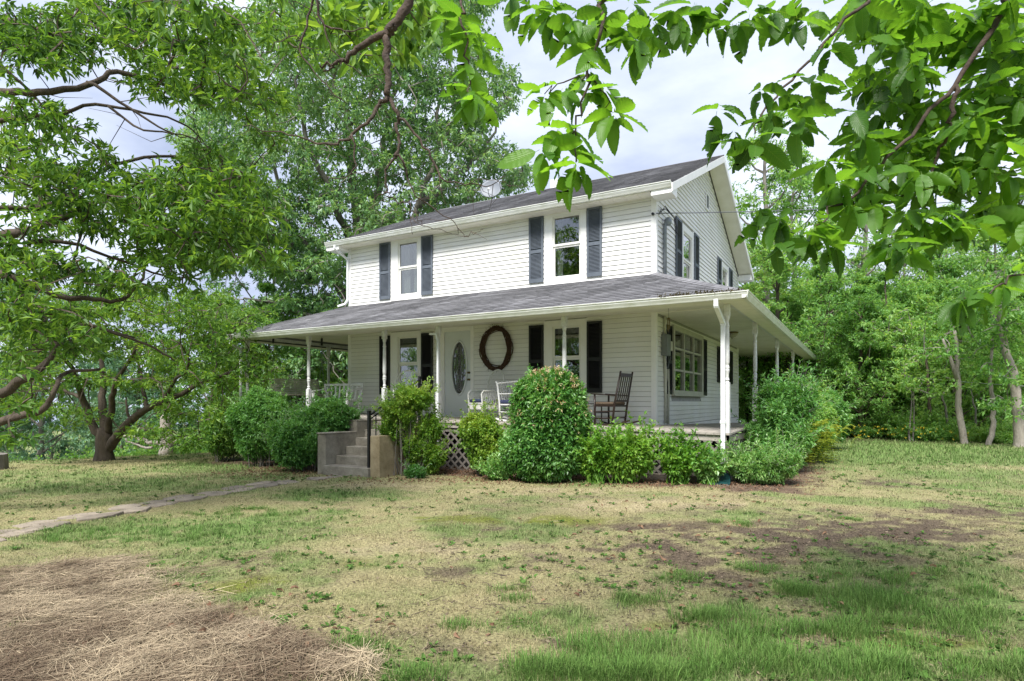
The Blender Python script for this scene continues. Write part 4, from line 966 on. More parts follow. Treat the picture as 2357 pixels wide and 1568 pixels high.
M['leaf_chestnut'] = leafmat('chestnut_leaf', [(.018, .06, .01), (.052, .15, .018), (.13, .30, .03)], .52, .40, .8, 1.9, .4, veins=True)
M['leaf_near'] = leafmat('near_tree_leaf', [(.014, .045, .012), (.048, .125, .022), (.115, .24, .04), (.22, .36, .065)], .45, .42, .5, 1.6)
M['leaf_tall'] = leafmat('tall_tree_leaf', [(.028, .085, .036), (.08, .19, .07), (.165, .32, .13), (.28, .44, .21)], .42, .36, .3, 1.4, .5)
M['leaf_wood'] = leafmat('woodland_leaf', [(.025, .08, .025), (.085, .21, .05), (.18, .37, .10), (.33, .50, .17)], .5, .45, .22, 1.5)
M['leaf_far'] = leafmat('haze_tinted_leaf', [(.05, .13, .085), (.09, .20, .13), (.14, .27, .17), (.20, .34, .21)], .38, .5, .2, 1.3)  # bluish haze of distance is put into the leaf colour
M['leaf_dark'] = leafmat('dark_shrub_leaf', [(.025, .09, .025), (.07, .21, .048), (.14, .32, .08), (.22, .43, .13)], .36, .38, .9, 1.5, .45)
M['leaf_round'] = leafmat('round_shrub_leaf', [(.016, .065, .016), (.065, .20, .038), (.16, .35, .085), (.34, .50, .20)], .35, .36, 1.1, 1.5, .5)
M['leaf_yellow'] = leafmat('yellowish_shrub_leaf', [(.04, .11, .02), (.10, .23, .03), (.20, .36, .05), (.34, .44, .09)], .4, .42, 1.6, 1.5, .4)
M['leaf_bright'] = leafmat('bright_weed_leaf', [(.03, .10, .015), (.08, .22, .025), (.15, .33, .045), (.24, .40, .07)], .4, .42, 1.4, 1.5, .4)
M['leaf_fern'] = leafmat('fern_leaf', [(.12, .20, .03), (.28, .36, .05), (.44, .46, .08)], .4, .5, 1.4, 1.4)
M['flower'] = mat('yellow_flower', (.65, .50, .04), .6, .2)

# ================================================================== shrubs by the porch
def shrub(name, label, base, blobs, leafm, Ln=.05, w=.5, dens=900, m=5, seed=1, stems=7, spread=60, droop=.2, inner=.5, tpl=T_QUAD, cat='shrub', bump=.16, gap=.0, tuft=None, stemcol='bark_grey', sub=6, shoots=26):
    """blobs: list of (centre xyz offset from base, radii xyz)"""
    rg = np.random.default_rng(seed); base = np.array(base, float); t = thing(name, label, cat, base); parts = []; dens = dens * .56; Ln = Ln * 1.14
    mb = MB(); blobs = list(blobs)
    for c, r in list(blobs):
        for k in range(sub):
            u_ = unit(rg.normal(size=3)); u_[2] = abs(u_[2]) * .9 - .15; f_ = rg.uniform(.22, .42); blobs.append((np.array(c) + u_ * np.array(r) * rg.uniform(.62, .9), tuple(np.array(r) * f_)))
    for bi_, (c, r) in enumerate(blobs):
        c = np.array(c, float); r = np.array(r, float); area = 4 * math.pi * ((r[0] * r[1]) ** 1.6 / 3 + (r[0] * r[2]) ** 1.6 / 3 + (r[1] * r[2]) ** 1.6 / 3) ** (1 / 1.6)
        n = int(area * dens); u_ = unit(rg.normal(size=(n, 3)))
        lump = vnoise(u_[:, 0] * r[0] * 3 + u_[:, 2] * 2.1 + seed, u_[:, 1] * r[1] * 3 + u_[:, 2] * r[2] * 2.7, .55, seed, 2)
        rad = 1 - bump + bump * 2 * (lump - .5) + rg.uniform(-.10, .07, n) * (1 + .8 * (rg.random(n) < .12))
        if gap: keep = (lump > gap) | (rg.random(n) < .35); u_, rad = u_[keep], rad[keep]
        S = u_ * r * rad[:, None]; A = u_ / r; A = unit(A) + rg.normal(size=S.shape) * .3; A[:, 2] += .25
        S = S + c; ok = S[:, 2] > .02; parts.append(sprig_leaves(S[ok], A[ok], m, Ln, w, rg, spread, droop, tpl))
        ni = int(n * inner); u_ = unit(rg.normal(size=(ni, 3))); S = u_ * r * rg.uniform(.45, .85, (ni, 1)) + c; ok = S[:, 2] > .02
        parts.append(sprig_leaves(S[ok], u_[ok] + .3, m, Ln * 1.15, w, rg, 70, .3, tpl))
        for k in range(stems if bi_ < len(blobs) // (sub + 1) else 1):
            a = np.array([c[0] * .5 + rg.normal() * .08, c[1] * .5 + rg.normal() * .08, 0]); d = unit(rg.normal(size=3)) * r * .75 + c; d[2] = max(d[2], .25)
            mb.tube([a, a * .5 + d * .5 + rg.normal(size=3) * .05 * r[2] + [0, 0, -.05 * r[2]], d], [.011, .008, .003], 4, False)
    nb0 = len(blobs) // (sub + 1)
    for c, r in blobs[:nb0]:
        c = np.array(c, float); r = np.array(r, float)
        for k in range(shoots):
            u_ = unit(rg.normal(size=3)); u_[2] = abs(u_[2]); l = rg.uniform(.5, 1.6) * Ln * 3.2; p0_ = c + u_ * r * .93; dr_ = unit(u_ + np.array([0, 0, .5]) + rg.normal(size=3) * .3); q_ = np.array([p0_ + dr_ * l * i / 5 for i in range(1, 6)])
            parts.append(sprig_leaves(q_, np.tile(dr_, (5, 1)), 3, Ln, w, rg, 55, .2, tpl)); mb.tube([p0_, p0_ + dr_ * l], [.004, .002], 3, False)
    crown_mesh('foliage', parts, leafm, t, (0, 0, 0)); mb.build('stems', M[stemcol], t, recalc=False, kind='stuff')
    return t
def atY(u, y): p = onY(u, 1000, y); return np.array([p[0], y, gzf(p[0], y)])
def atX(u, x): p = onX(u, 1000, x); return np.array([x, p[1], gzf(x, p[1])])
def height(b, v): 
    d = (np.array(b[:2]) - ORG[:2]) @ FW; return EYE - (v - HY) / FPX * d - b[2]
def mpp(b): return ((np.array(b[:2]) - ORG[:2]) @ FW) / FPX
# big round bush
b = atY(1266, -2.75); h = height(b, 846); r = 96 * mpp(b)
shrub('round_bush', 'large clipped round bush with pale flecks on top, centre of the porch front', b, [((0, 0, h * .52), (r, r * .85, h * .49)), ((-.1, -.12, h * .28), (r * 1.06, r * .85, h * .3))], M['leaf_round'], .078, .42, 760, 5, 21, droop=.35, spread=55, bump=.10, sub=4, shoots=14)
rg = np.random.default_rng(6); rb_ = bpy.data.objects['round_bush']; u_ = unit(rg.normal(size=(260, 3)) * [1, 1, .7] + [0, 0, 1.0]); rr_ = 96 * mpp(atY(1266, -2.75)); hb_ = height(b, 846)
M['pale_tip'] = leafmat('pale_seed_tips', [(.30, .26, .12), (.50, .42, .26), (.55, .36, .28)], .3)
S_ = u_ * [rr_, rr_ * .85, hb_ * .49] * 1.0 + [0, 0, hb_ * .52]; crown_mesh('pale_tips', [sprig_leaves(S_, u_, 4, .055, .4, rg, 60, .2)], M['pale_tip'], rb_, (0, 0, 0))
b = atY(1108, -2.5); h = height(b, 938); r = 62 * mpp(b)
shrub('small_bush', 'yellow-green bush under the wicker chair, left of the big round bush', b, [((0, 0, h * .58), (r, r * .85, h * .42)), ((.1, 0, h * .3), (r * .8, r * .7, h * .3))], M['leaf_yellow'], .055, .5, 950, 5, 22, bump=.32, gap=.25, shoots=50)
b = atY(930, -3.0); h = height(b, 880); r = 56 * mpp(b)
shrub('leggy_bush', 'tall yellowish bush leaning over the right side of the concrete steps', b, [((.15, .1, h * .82), (r * .95, r * .7, h * .17)), ((-.15, 0, h * .66), (r * .95, r * .7, h * .19)), ((.45, .3, h * .48), (r * .62, r * .5, h * .24)), ((-.3, -.1, h * .45), (r * .5, r * .4, h * .17)), ((.55, .25, h * .2), (r * .55, r * .45, h * .22)), ((.2, .05, h * .28), (r * .5, r * .4, h * .2))], M['leaf_yellow'], .055, .5, 680, 5, 23, bump=.34, gap=.25, stems=1, shoots=50)
b = atY(955, -3.35)
shrub('ground_shrub', 'tiny dark green plant at the foot of the right cheek wall', b, [((0, 0, .12), (.26, .2, .15))], M['leaf_dark'], .04, .5, 1500, 5, 24, stems=3, sub=3, shoots=8)
b = atY(718, -3.05); h = height(b, 905); r = 88 * mpp(b)
shrub('holly_bush', 'broad glossy bush touching the left side of the concrete steps', b, [((.25, .3, h * .66), (r * .85, r * .8, h * .34)), ((-.1, -.3, h * .36), (r * 1.02, r * .75, h * .36)), ((-.6, .3, h * .5), (r * .55, r * .6, h * .33))], M['leaf_dark'], .06, .48, 720, 5, 25, bump=.32, gap=.2, sub=8, shoots=50)
b = atY(606, -2.7); h = height(b, 882); r = 74 * mpp(b)
shrub('burning_bush', 'dark green rounded bush in front of the porch swing', b, [((0, 0, h * .56), (r, r * .9, h * .45)), ((-.3, .1, h * .36), (r * .95, r * .8, h * .36))], M['leaf_dark'], .068, .38, 680, 5, 26, droop=.4, bump=.28, gap=.15, sub=8, shoots=45)
b = atY(512, -2.1); h = height(b, 915); r = 52 * mpp(b)
shrub('loose_shrub', 'loose mid green shrub at the far left corner of the porch', b, [((0, 0, h * .5), (r, r, h * .5)), ((-.5, .5, h * .35), (r, r, h * .36))], M['leaf_wood'], .07, .4, 420, 5, 27, bump=.3)
# low leafy plants right of the round bush
def weed(u, vtop, wpx, y, label, seed, mt='leaf_bright', Ln=.075, dens=420):
    b = atY(u, y); h = height(b, vtop); r = wpx / 2 * mpp(b)
    return shrub('leafy_shrub', label, b, [((0, 0, h * .45), (r, r * .75, h * .46)), ((r * .35, 0, h * .6), (r * .5, r * .5, h * .38)), ((-r * .4, -.05, h * .5), (r * .5, r * .5, h * .36))], M[mt], Ln, .5, dens, 5, seed, bump=.35, stems=10, droop=.3, stemcol='leaf_bright')
weed(1440, 985, 150, -2.55, 'bright green leafy shrub right of the big round bush', 31)
weed(1370, 1010, 80, -2.75, 'low bright plant between the round bush and the leafy shrub', 32)
weed(1562, 1016, 82, -2.35, 'bright green shrub in front of the lattice', 33)
weed(1630, 1068, 44, -2.15, 'small leafy plant touching the left of the corner downspout', 34, 'leaf_round')
weed(1150, 1070, 70, -3.0, 'low seedlings left of the big round bush at its foot', 35, 'leaf_round', .06)
b = atY(1752, -1.7)
shrub('spirea_shrub', 'feathery pale green shrub right of the corner downspout', b, [((0, 0, .29), (.54, .48, .31)), ((.3, .1, .36), (.36, .4, .28)), ((-.33, .05, .30), (.28, .3, .28))], M['leaf_round'], .065, .28, 900, 6, 36, bump=.3, spread=50, stems=14, droop=.1, shoots=40)
b = onG(1800, 1084); h = height(b, 872); r = 78 * mpp(b)
shrub('side_bush', 'tall dark bush growing beside the right porch', b, [((0, 0, h * .58), (r * .8, r * 1.1, h * .43)), ((-.1, -.3, h * .3), (r * .95, r, h * .32)), ((.2, .2, h * .72), (r * .6, r * .8, h * .28))], M['leaf_dark'], .088, .36, 560, 5, 37, droop=.35, bump=.3, gap=.15, sub=9, shoots=50)
b = onG(1842, 1062); h = height(b, 880); r = 66 * mpp(b)
shrub('side_bush', 'second side bush just behind the tall dark one, lighter at the top', b, [((0, .3, h * .6), (r, r * 1.4, h * .42)), ((.1, 0, h * .35), (r * 1.0, r * 1.2, h * .36))], M['leaf_wood'], .08, .38, 520, 5, 38, droop=.3, bump=.25)
b = onG(1900, 1036); h = height(b, 893); r = 56 * mpp(b)
shrub('side_bush', 'rounded green bush at the far end of the right porch row', b, [((0, 0, h * .52), (r, r * 1.5, h * .48))], M['leaf_round'], .09, .4, 380, 5, 39, bump=.24)
# golden fern clump
b = onG(1874, 1066); rg = np.random.default_rng(5); t = thing('fern_clump', 'yellow-green feathery fern clump in the bed along the right porch', 'fern', b); P = []; D = []
for k in range(110):
    a = rg.uniform(0, 6.28); out_ = rg.uniform(.15, .55); hh = rg.uniform(.6, 1.15); q = rg.normal(size=2) * .25
    for i in range(22):
        s = (i + 1) / 22; p = np.array([q[0] + out_ * s * math.cos(a), q[1] * 2 + out_ * s * math.sin(a), hh * (1 - (1 - s) ** 2) - .35 * out_ * s ** 3]); tan = np.array([math.cos(a), math.sin(a), .4 - s])
        for sg in (-1, 1): P.append(p); D.append(np.array([-math.sin(a) * sg, math.cos(a) * sg, .1]) + tan * .5)
P = np.array(P); crown_mesh('fronds', [leaves(P, np.array(D), np.tile([0, 0, 1.], (len(P), 1)) + rg.normal(size=P.shape) * .3, rg.uniform(.05, .11, len(P)), .02, T_QUAD)], M['leaf_fern'], t, (0, 0, 0))
# potted tuft on the step landing
b = (-5.85, -1.95, 1.02); t = thing('step_plant', 'small spiky plant growing at the top of the concrete steps', 'plant', b)
P = rg.normal(size=(50, 3)) * [.05, .05, 0]; D = rg.normal(size=(50, 3)); D[:, 2] = rg.uniform(.5, 1.6, 50); crown_mesh('foliage', [leaves(P, D, rg.normal(size=(50, 3)), rg.uniform(.12, .26, 50), .025, T_MID)], M['leaf_yellow'], t, (0, 0, 0))

# ================================================================== forked tree, left
rg = np.random.default_rng(41)
YT = 18.9
def WP(l, Y): return [W(u, v, Y + (q[0] if q else 0)) for (u, v, *q) in l]
tb = W(240, 1066, YT); tb[2] = gzf(tb[0], tb[1]) - .1
t = thing('forked_tree', 'low spreading tree with a short forked trunk on the left lawn', 'tree', tb)
MB(tb).tube([tb + [0, 0, -.1], tb + [0, 0, .15], W(240, 1040, YT), W(242, 1010, YT), W(240, 985, YT)], [.36, .29, .24, .26, .18], 12).build('trunk', M['bark'], t, smooth=True, recalc=False)
limbs = [([(236, 1005), (216, 984), (195, 930), (176, 880, -.5), (160, 840, -1), (120, 790, -1.5)], .19, .05), ([(242, 1000), (236, 927, .3), (237, 866, .6), (225, 800, 1), (230, 740, 1)], .20, .04), ([(248, 1000), (258, 930, -.4), (268, 878, -.8), (296, 833, -1.2), (330, 770, -1.5)], .15, .035),
         ([(248, 1030), (268, 1008, -.3), (302, 968, -.6), (347, 937, -.8), (400, 915, -1), (470, 880, -1), (540, 850, -1.2)], .21, .05), ([(340, 940, -.8), (328, 890, -.5), (322, 850, 0), (300, 800, .5)], .09, .03), ([(372, 926, -.9), (400, 880, -1.4), (430, 850, -2), (440, 790, -2)], .08, .025), ([(300, 970, -.6), (293, 940, -.6), (290, 915, -.4)], .07, .03),
         ([(190, 915), (150, 900, .5), (110, 870, 1), (60, 850, 1.4)], .08, .02), ([(176, 880, -.5), (130, 870, -1), (80, 800, -1.5)], .08, .02)]
LP = [limb(t, tb, WP(l, YT), a * .8, c * .8, M['bark'], jit=.018, rg=rg) for l, a, c in limbs]; LP = np.concatenate(LP)
bl_ = [(60, 760, 70, 45), (130, 720, 80, 40), (210, 690, 80, 40), (300, 700, 90, 45), (390, 730, 80, 45), (470, 760, 70, 45), (540, 800, 60, 45), (590, 850, 45, 40), (520, 880, 60, 35), (440, 840, 70, 40), (360, 810, 70, 35), (270, 780, 80, 35), (180, 790, 70, 40), (90, 830, 60, 35), (160, 880, 50, 25), (230, 880, 40, 20), (330, 880, 50, 24), (420, 930, 60, 30), (500, 940, 45, 28), (350, 1000, 50, 22), (440, 1010, 55, 22), (180, 960, 50, 20), (90, 920, 60, 30), (560, 740, 40, 30), (470, 690, 60, 30), (40, 870, 50, 30)]
C = []
for (u, v, a, c_) in bl_:
    n = max(6, int(a * c_ / 100))
    for k in range(n):
        th_, q = rg.uniform(0, 6.28), rg.uniform(0, 1) ** .5; C.append(W(u + a * q * math.cos(th_), v + c_ * q * math.sin(th_), YT + rg.uniform(-3.2, 2.8)))
C = np.array(C); S, A = clump_sprigs(C, .55, 11, rg, .35, upb=.35)
crown_mesh('crown', [sprig_leaves(S, A, 6, .15, .36, rg, 60, .35)], M['leaf_near'], t, tb)
mb = MB(tb); near = attach(LP, C); twigs(mb, near, C, .022, .008, rg)
idx = rg.choice(len(S), 500, False); twigs(mb, C[idx // 11], S[idx], .008, .003, rg); mb.build('twigs', M['bark'], t, kind='stuff', recalc=False)

# ================================================================== big near tree at the left edge
YN = 8.6; rg = np.random.default_rng(43)
tb = W(-420, 1000, YN + .5); tb[2] = gzf(tb[0], tb[1]) - .1
t = thing('spreading_tree', 'large spreading tree whose limbs reach in from the left edge', 'tree', tb)
top = tb + [0, 0, 7.5]
MB(tb).tube([tb + [0, 0, -.1], tb + [0, 0, .4], tb + [.1, 0, 1.6], tb + [.05, .05, 3.4], tb + [.1, .2, 5.5], top], [.52, .40, .34, .32, .22, .10], 12).build('trunk', M['bark'], t, smooth=True, recalc=False)
def from_trunk(z): return tb + np.array([.08, .05, z])
limbs = [(1.6, [(-120, 1000), (0, 972), (70, 952), (110, 930), (128, 893), (150, 860, .4), (230, 850, .8)], .11, .03), (2.0, [(-120, 970), (0, 908), (60, 870), (92, 848), (122, 805, .2), (118, 762, .4), (130, 740, .8), (230, 757, 1.2), (310, 778, 1.6)], .13, .02),
         (3.0, [(-100, 600), (0, 545), (80, 528), (150, 500), (225, 462, .3), (300, 430, .6), (380, 410, 1)], .15, .02), (2.8, [(-100, 600), (0, 630), (60, 650), (140, 682), (215, 690, .3), (280, 690, .5), (330, 640, .7), (325, 590, .8)], .11, .02), (2.6, [(-60, 720), (0, 700), (100, 720, .5), (200, 745, 1), (330, 790, 1.2), (400, 830, 1.4)], .07, .02),
         (4.4, [(-100, 230), (0, 212), (90, 212), (200, 196, .2), (270, 165, .4), (360, 190, .6), (460, 220, .8), (560, 235, 1), (640, 265, 1.4)], .10, .018), (4.2, [(-100, 290), (0, 278), (120, 265, .3), (220, 240, .5), (330, 260, .7), (430, 290, 1), (470, 330, 1.2)], .07, .012), (4.6, [(-100, 100), (0, 150), (90, 235, .3), (180, 330, .6)], .06, .015),
         (5.4, [(-100, 20), (0, 40), (110, 75), (220, 92, .3), (330, 120, .5), (420, 160, .8), (520, 150, 1)], .08, .015), (3.4, [(-80, 480), (0, 480), (120, 470, .6), (260, 380, 1), (400, 360, 1.4), (520, 400, 1.8), (600, 470, 2)], .08, .015), (5.0, [(200, 190, .2), (300, 250, .3), (380, 300, .4), (440, 320, .5)], .04, .008), (5.0, [(250, 245, .5), (330, 300, .3), (420, 310, .2), (500, 350, .2)], .03, .006), (5, [(60, 560), (160, 560, .3), (280, 600, .6), (420, 640, 1), (520, 600, 1.4)], .05, .01), (5, [(210, 470, .3), (180, 560, .2), (160, 620, .1)], .04, .01)]
LP = []
for z_, l, a, c_ in limbs:
    pts = WP(l, YN); 
    if l[0][0] < -50: pts = [from_trunk(z_)] + pts
    LP.append(limb(t, tb, pts, a * .72, c_ * .7, M['bark'], jit=.012, rg=rg, n=7))
LP = np.concatenate(LP)
bl_ = [(40, 60, 90, 55), (140, 110, 90, 45), (230, 40, 90, 50), (330, 70, 80, 55), (420, 40, 80, 40), (430, 120, 80, 45), (330, 160, 70, 30), (520, 60, 70, 40), (530, 150, 60, 40), (590, 230, 55, 35), (500, 215, 70, 30), (400, 205, 60, 25), (60, 140, 80, 35), (60, 250, 80, 30), (150, 300, 50, 26), (40, 330, 70, 35),
       (60, 400, 80, 40), (160, 420, 80, 35), (230, 370, 45, 28), (120, 480, 90, 35), (230, 500, 80, 35), (290, 440, 60, 35), (370, 440, 80, 50), (450, 420, 70, 55), (520, 430, 60, 50), (420, 510, 80, 50), (500, 500, 75, 50), (570, 470, 55, 45), (590, 530, 45, 40), (540, 570, 70, 40), (470, 600, 60, 32), (390, 570, 80, 38), (330, 520, 70, 38), (600, 600, 40, 30), (310, 590, 50, 25), (410, 640, 45, 22),
       (60, 580, 80, 35), (150, 600, 70, 30), (230, 640, 50, 25), (60, 650, 70, 30), (130, 740, 80, 30), (40, 730, 60, 40), (200, 790, 60, 26), (60, 820, 60, 35), (20, 930, 45, 35), (10, 1000, 40, 22), (310, 660, 60, 20), (100, 530, 60, 20), (680, 110, 40, 30), (640, 60, 45, 30), (620, 320, 30, 20), (470, 350, 50, 25)]
C = []
for (u, v, a, c_) in bl_:
    n = max(5, int(a * c_ / 135))
    for k in range(n):
        th_, q = rg.uniform(0, 6.28), rg.uniform(0, 1) ** .5; C.append(W(u + a * q * math.cos(th_), v + c_ * q * math.sin(th_), YN + rg.uniform(-1.6, 2.6)))
C = np.array(C); S, A = clump_sprigs(C, .34, 6, rg, .3, upb=.15)
crown_mesh('crown', [sprig_leaves(S, A, 6, .135, .34, rg, 68, .38, T_QUAD)], M['leaf_near'], t, tb)
near = attach(LP, C); mb = MB(tb); twigs(mb, near, C, .013, .005, rg)
idx = rg.choice(len(S), 900, False); twigs(mb, C[idx // 6], S[idx], .005, .0025, rg)
for k in range(70):       # bare twigs hanging in the gap
    a = LP[rg.integers(len(LP))]; d = unit(rg.normal(size=3) + [0.6, 0, -.1]) * rg.uniform(.4, 1.1); mb.tube([a, a + d * .5 + rg.normal(size=3) * .06, a + d + rg.normal(size=3) * .08], [.008, .005, .002], 3, False)
mb.build('twigs', M['bark'], t, kind='stuff', recalc=False)

# ================================================================== tall tree behind the house, left
YB3 = 27.0; rg = np.random.default_rng(47)
tb = W(845, 1000, YB3); tb[2] = gzf(tb[0], tb[1]) - .1
t = thing('tall_tree', 'tall broad tree towering behind the left half of the house', 'tree', tb)
MB(tb).tube([tb, tb + [0, 0, .6], W(842, 880, YB3), W(838, 760, YB3), W(830, 690, YB3)], [.75, .58, .48, .45, .42], 12).build('trunk', M['bark_grey'], t, smooth=True, recalc=False)
limbs = [([(838, 760), (800, 690), (745, 620), (700, 560), (660, 500), (640, 420), (620, 330)], .28, .05), ([(832, 700), (822, 560), (812, 430), (800, 300), (770, 180), (760, 40)], .36, .06), ([(832, 700, .5), (850, 540, 1), (870, 400, 1.5), (900, 260, 2), (930, 120, 2)], .30, .05), ([(835, 720), (900, 620, -1), (960, 480, -2), (1000, 360, -2), (1020, 200, -2)], .25, .05),
         ([(815, 560), (770, 470, -1.5), (720, 360, -2), (690, 250, -2), (680, 120, -2)], .20, .04), ([(745, 620), (680, 600), (600, 590), (540, 600)], .15, .03), ([(700, 560), (640, 560, -1), (570, 500, -1), (500, 420, -1)], .13, .03), ([(960, 480, -2), (1050, 400, -1), (1120, 330, 0), (1160, 240, 0)], .15, .03), ([(900, 560), (1000, 500), (1100, 460), (1180, 430)], .14, .03), ([(800, 300), (860, 200), (900, 80)], .12, .03), ([(830, 760), (740, 740, -1), (640, 700, -2), (560, 690, -2)], .18, .03), ([(660, 500), (560, 400, 1), (480, 300, 1)], .12, .03), ([(820, 860), (760, 850, -1), (700, 800, -1.5), (640, 780, -2)], .16, .04)]
LP = np.concatenate([limb(t, tb, WP(l, YB3), a, c_, M['bark_grey'], jit=.10, rg=rg, n=7) for l, a, c_ in limbs])
poly = [(430, 640), (520, 560), (430, 440), (400, 330), (440, 230), (520, 130), (560, 60), (640, -40), (1160, -40), (1100, 60), (1140, 130), (1200, 180), (1180, 260), (1120, 300), (1180, 350), (1235, 400), (1200, 440), (1080, 470), (950, 520), (800, 600), (800, 900), (540, 900), (500, 800), (470, 730)]
def inside(x, y, P):
    c = False; n = len(P); j = n - 1
    for i in range(n):
        if (P[i][1] > y) != (P[j][1] > y) and x < (P[j][0] - P[i][0]) * (y - P[i][1]) / (P[j][1] - P[i][1]) + P[i][0]: c = not c
        j = i
    return c
C = []
holes = [(590, 200, 28), (1060, 150, 20), (860, 70, 20), (640, 400, 26), (700, 300, 15), (860, 330, 16), (780, 500, 22), (560, 640, 26), (470, 640, 40), (620, 660, 20), (900, 440, 18), (990, 260, 18), (700, 690, 16), (1150, 300, 22)]
while len(C) < 2300:
    u, v = rg.uniform(400, 1240), rg.uniform(-40, 900)
    if not inside(u, v, poly): continue
    if any((u - a) ** 2 + (v - b_) ** 2 < (c_ * 1.25) ** 2 for a, b_, c_ in holes): continue
    C.append(W(u, v, YB3 + rg.uniform(-4.2, 4.2)))
C = np.array(C); S, A = clump_sprigs(C, .62, 10, rg, .55, upb=-.1)
crown_mesh('crown', [sprig_leaves(S, A, 6, .20, .42, rg, 70, .4)], M['leaf_tall'], t, tb)
near = attach(LP, C); mb = MB(tb); twigs(mb, near, C, .03, .012, rg); mb.build('twigs', M['bark_grey'], t, kind='stuff', recalc=False)

# ================================================================== woodland trees (variants, then copies)
def wood_tree(label, H, cr, z0, seed, bark, leafm, nb=16, ncl=230, lean=.0, Ln=.17, r0=.16, name='woodland_tree', group=None):
    rg = np.random.default_rng(seed); t = thing(name, label, 'tree', (0, 0, 0), 0, group)
    tr = [np.array([lean * q + rg.normal() * .06 * q, rg.normal() * .06 * q, H * .92 * q]) for q in (0, .12, .3, .5, .7, .85, 1)]; tr[0] = np.array([0, 0, -.4])
    MB().tube(smooth_poly(tr, 3), [r0 * 1.35, r0 * 1.1] + [r0 * (1 - .85 * i / 17) for i in range(17)], 9).build('trunk', M[bark], t, smooth=True, recalc=False)
    TP = sample_poly(tr, .3); C = []; LPs = [TP[TP[:, 2] > z0 * .8]]; bb = MB()
    for k in range(nb):
        z_ = z0 + (H - z0) * (k + rg.random()) / nb; q = (z_ - z0) / (H - z0); rad = cr * (math.sin(math.pi * min(1, .18 + .82 * q)) ** .6) * rg.uniform(.55, 1.0); a = k * 2.4 + rg.random()
        c = np.array([lean * q + rad * .72 * math.cos(a), rad * .72 * math.sin(a), z_]); st_ = TP[np.argmin(abs(TP[:, 2] - max(z0 * .6, z_ - rad * .7)))]
        bb.tube([st_, st_ * .5 + c * .5 + [0, 0, -.12 * rad], c], [.06, .04, .015], 5, False); LPs.append(sample_poly([st_, c], .3))
        n = int(ncl / nb); r_ = unit(rg.normal(size=(n, 3))) * rg.uniform(.3, 1, (n, 1)) * np.array([rad * .62, rad * .62, rad * .42]); C.append(c + r_)
    C = np.concatenate(C); S, A = clump_sprigs(C, .48, 8, rg, .45, upb=.2); parts = [sprig_leaves(S, A, 5, Ln, .42, rg, 62, .45)]
    LPs = np.concatenate(LPs); near = attach(LPs, C); twigs(bb, near, C, .018, .006, rg)
    bb.build('branches', M[bark], t, kind='stuff', recalc=False); crown_mesh('crown', parts, M[leafm], t, (0, 0, 0)); return t
GR = 'woodland trees behind the lawn'
VAR = [wood_tree('', 9.5, 3.3, .7, 51, 'bark', 'leaf_wood', nb=20, ncl=460, Ln=.19), wood_tree('', 11.5, 3.4, 2.2, 52, 'bark_grey', 'leaf_wood', nb=20, ncl=440, Ln=.19), wood_tree('', 8.5, 2.9, .5, 53, 'bark', 'leaf_wood', nb=18, ncl=400, Ln=.18), wood_tree('', 13.5, 3.0, 4.2, 54, 'bark_grey', 'leaf_wood', nb=20, ncl=330, r0=.2)]
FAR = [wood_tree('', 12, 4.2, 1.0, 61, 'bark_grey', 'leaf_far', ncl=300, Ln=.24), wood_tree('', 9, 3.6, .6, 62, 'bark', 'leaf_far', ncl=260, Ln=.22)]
used = set()
def place(proto, xy, rz, s, label, group=None, sink=.1):
    o = proto if proto.name not in used else copy_tree(proto); used.add(proto.name)
    o.location = (xy[0], xy[1], gzf(xy[0], xy[1]) - sink); o.rotation_euler = (0, 0, rz); o.scale = (s, s, s); o['label'] = label
    if group: o['group'] = group
    return o
# named trunks at the right edge of the lawn
def edge_tree(label, u, v, Y, pts, r, bark, seed, H=10):
    rg = np.random.default_rng(seed); p = W(u, v, Y); p[2] = gzf(p[0], p[1]) - .15; t = thing('edge_tree', label, 'tree', p)
    P = [p] + WP(pts, Y); MB(p).tube(smooth_poly(P, 4, rg, .02), [r * 1.4] + [r * (1 - .6 * i / (4 * (len(P) - 1))) for i in range(4 * (len(P) - 1))], 10).build('trunk', M[bark], t, smooth=True, recalc=False)
    return t, P, rg
def edge_crown(t, P, rg, blobs, Y, leafm='leaf_wood', off=None, Ln=.16):
    off = np.array(t.location); C = []
    for (u, v, a, c_) in blobs:
        for k in range(max(5, int(a * c_ / 90))): th_, q = rg.uniform(0, 6.28), rg.uniform(0, 1) ** .5; C.append(W(u + a * q * math.cos(th_), v + c_ * q * math.sin(th_), Y + rg.uniform(-1.8, 2)))
    C = np.array(C); S, A = clump_sprigs(C, .42, 8, rg, .45, upb=.2); crown_mesh('crown', [sprig_leaves(S, A, 5, Ln, .42, rg, 62, .4)], M[leafm], t, off)
    LPs = sample_poly([np.array(q) for q in P], .3); near = attach(LPs, C); mb = MB(off); twigs(mb, near, C, .02, .007, rg); mb.build('branches', M['bark_grey'], t, kind='stuff', recalc=False)
a = edge_tree('pale grey forked trunk standing at the lawn edge on the right', 2222, 1024, 21, [(2212, 975), (2206, 920), (2205, 870), (2202, 820), (2198, 760)], .115, 'bark_pale', 71); 
MB(np.array(a[0].location)).tube(WP([(2205, 880), (2194, 845), (2184, 815), (2170, 780)], 21), [.07, .065, .055, .035], 8).build('limb', M['bark_pale'], a[0], smooth=True, recalc=False)
edge_crown(*a, [(2190, 740, 60, 40), (2230, 690, 60, 40), (2150, 800, 40, 25), (2240, 800, 40, 25)], 21)
a = edge_tree('curved grey trunk between the forked pale trunk and the thick right trunk', 2274, 1026, 20.5, [(2284, 990), (2287, 950), (2281, 900), (2279, 860), (2284, 780)], .09, 'bark_pale', 72); edge_crown(*a, [(2290, 780, 45, 30), (2270, 850, 45, 20), (2310, 720, 50, 40), (2300, 930, 40, 18)], 20.5)
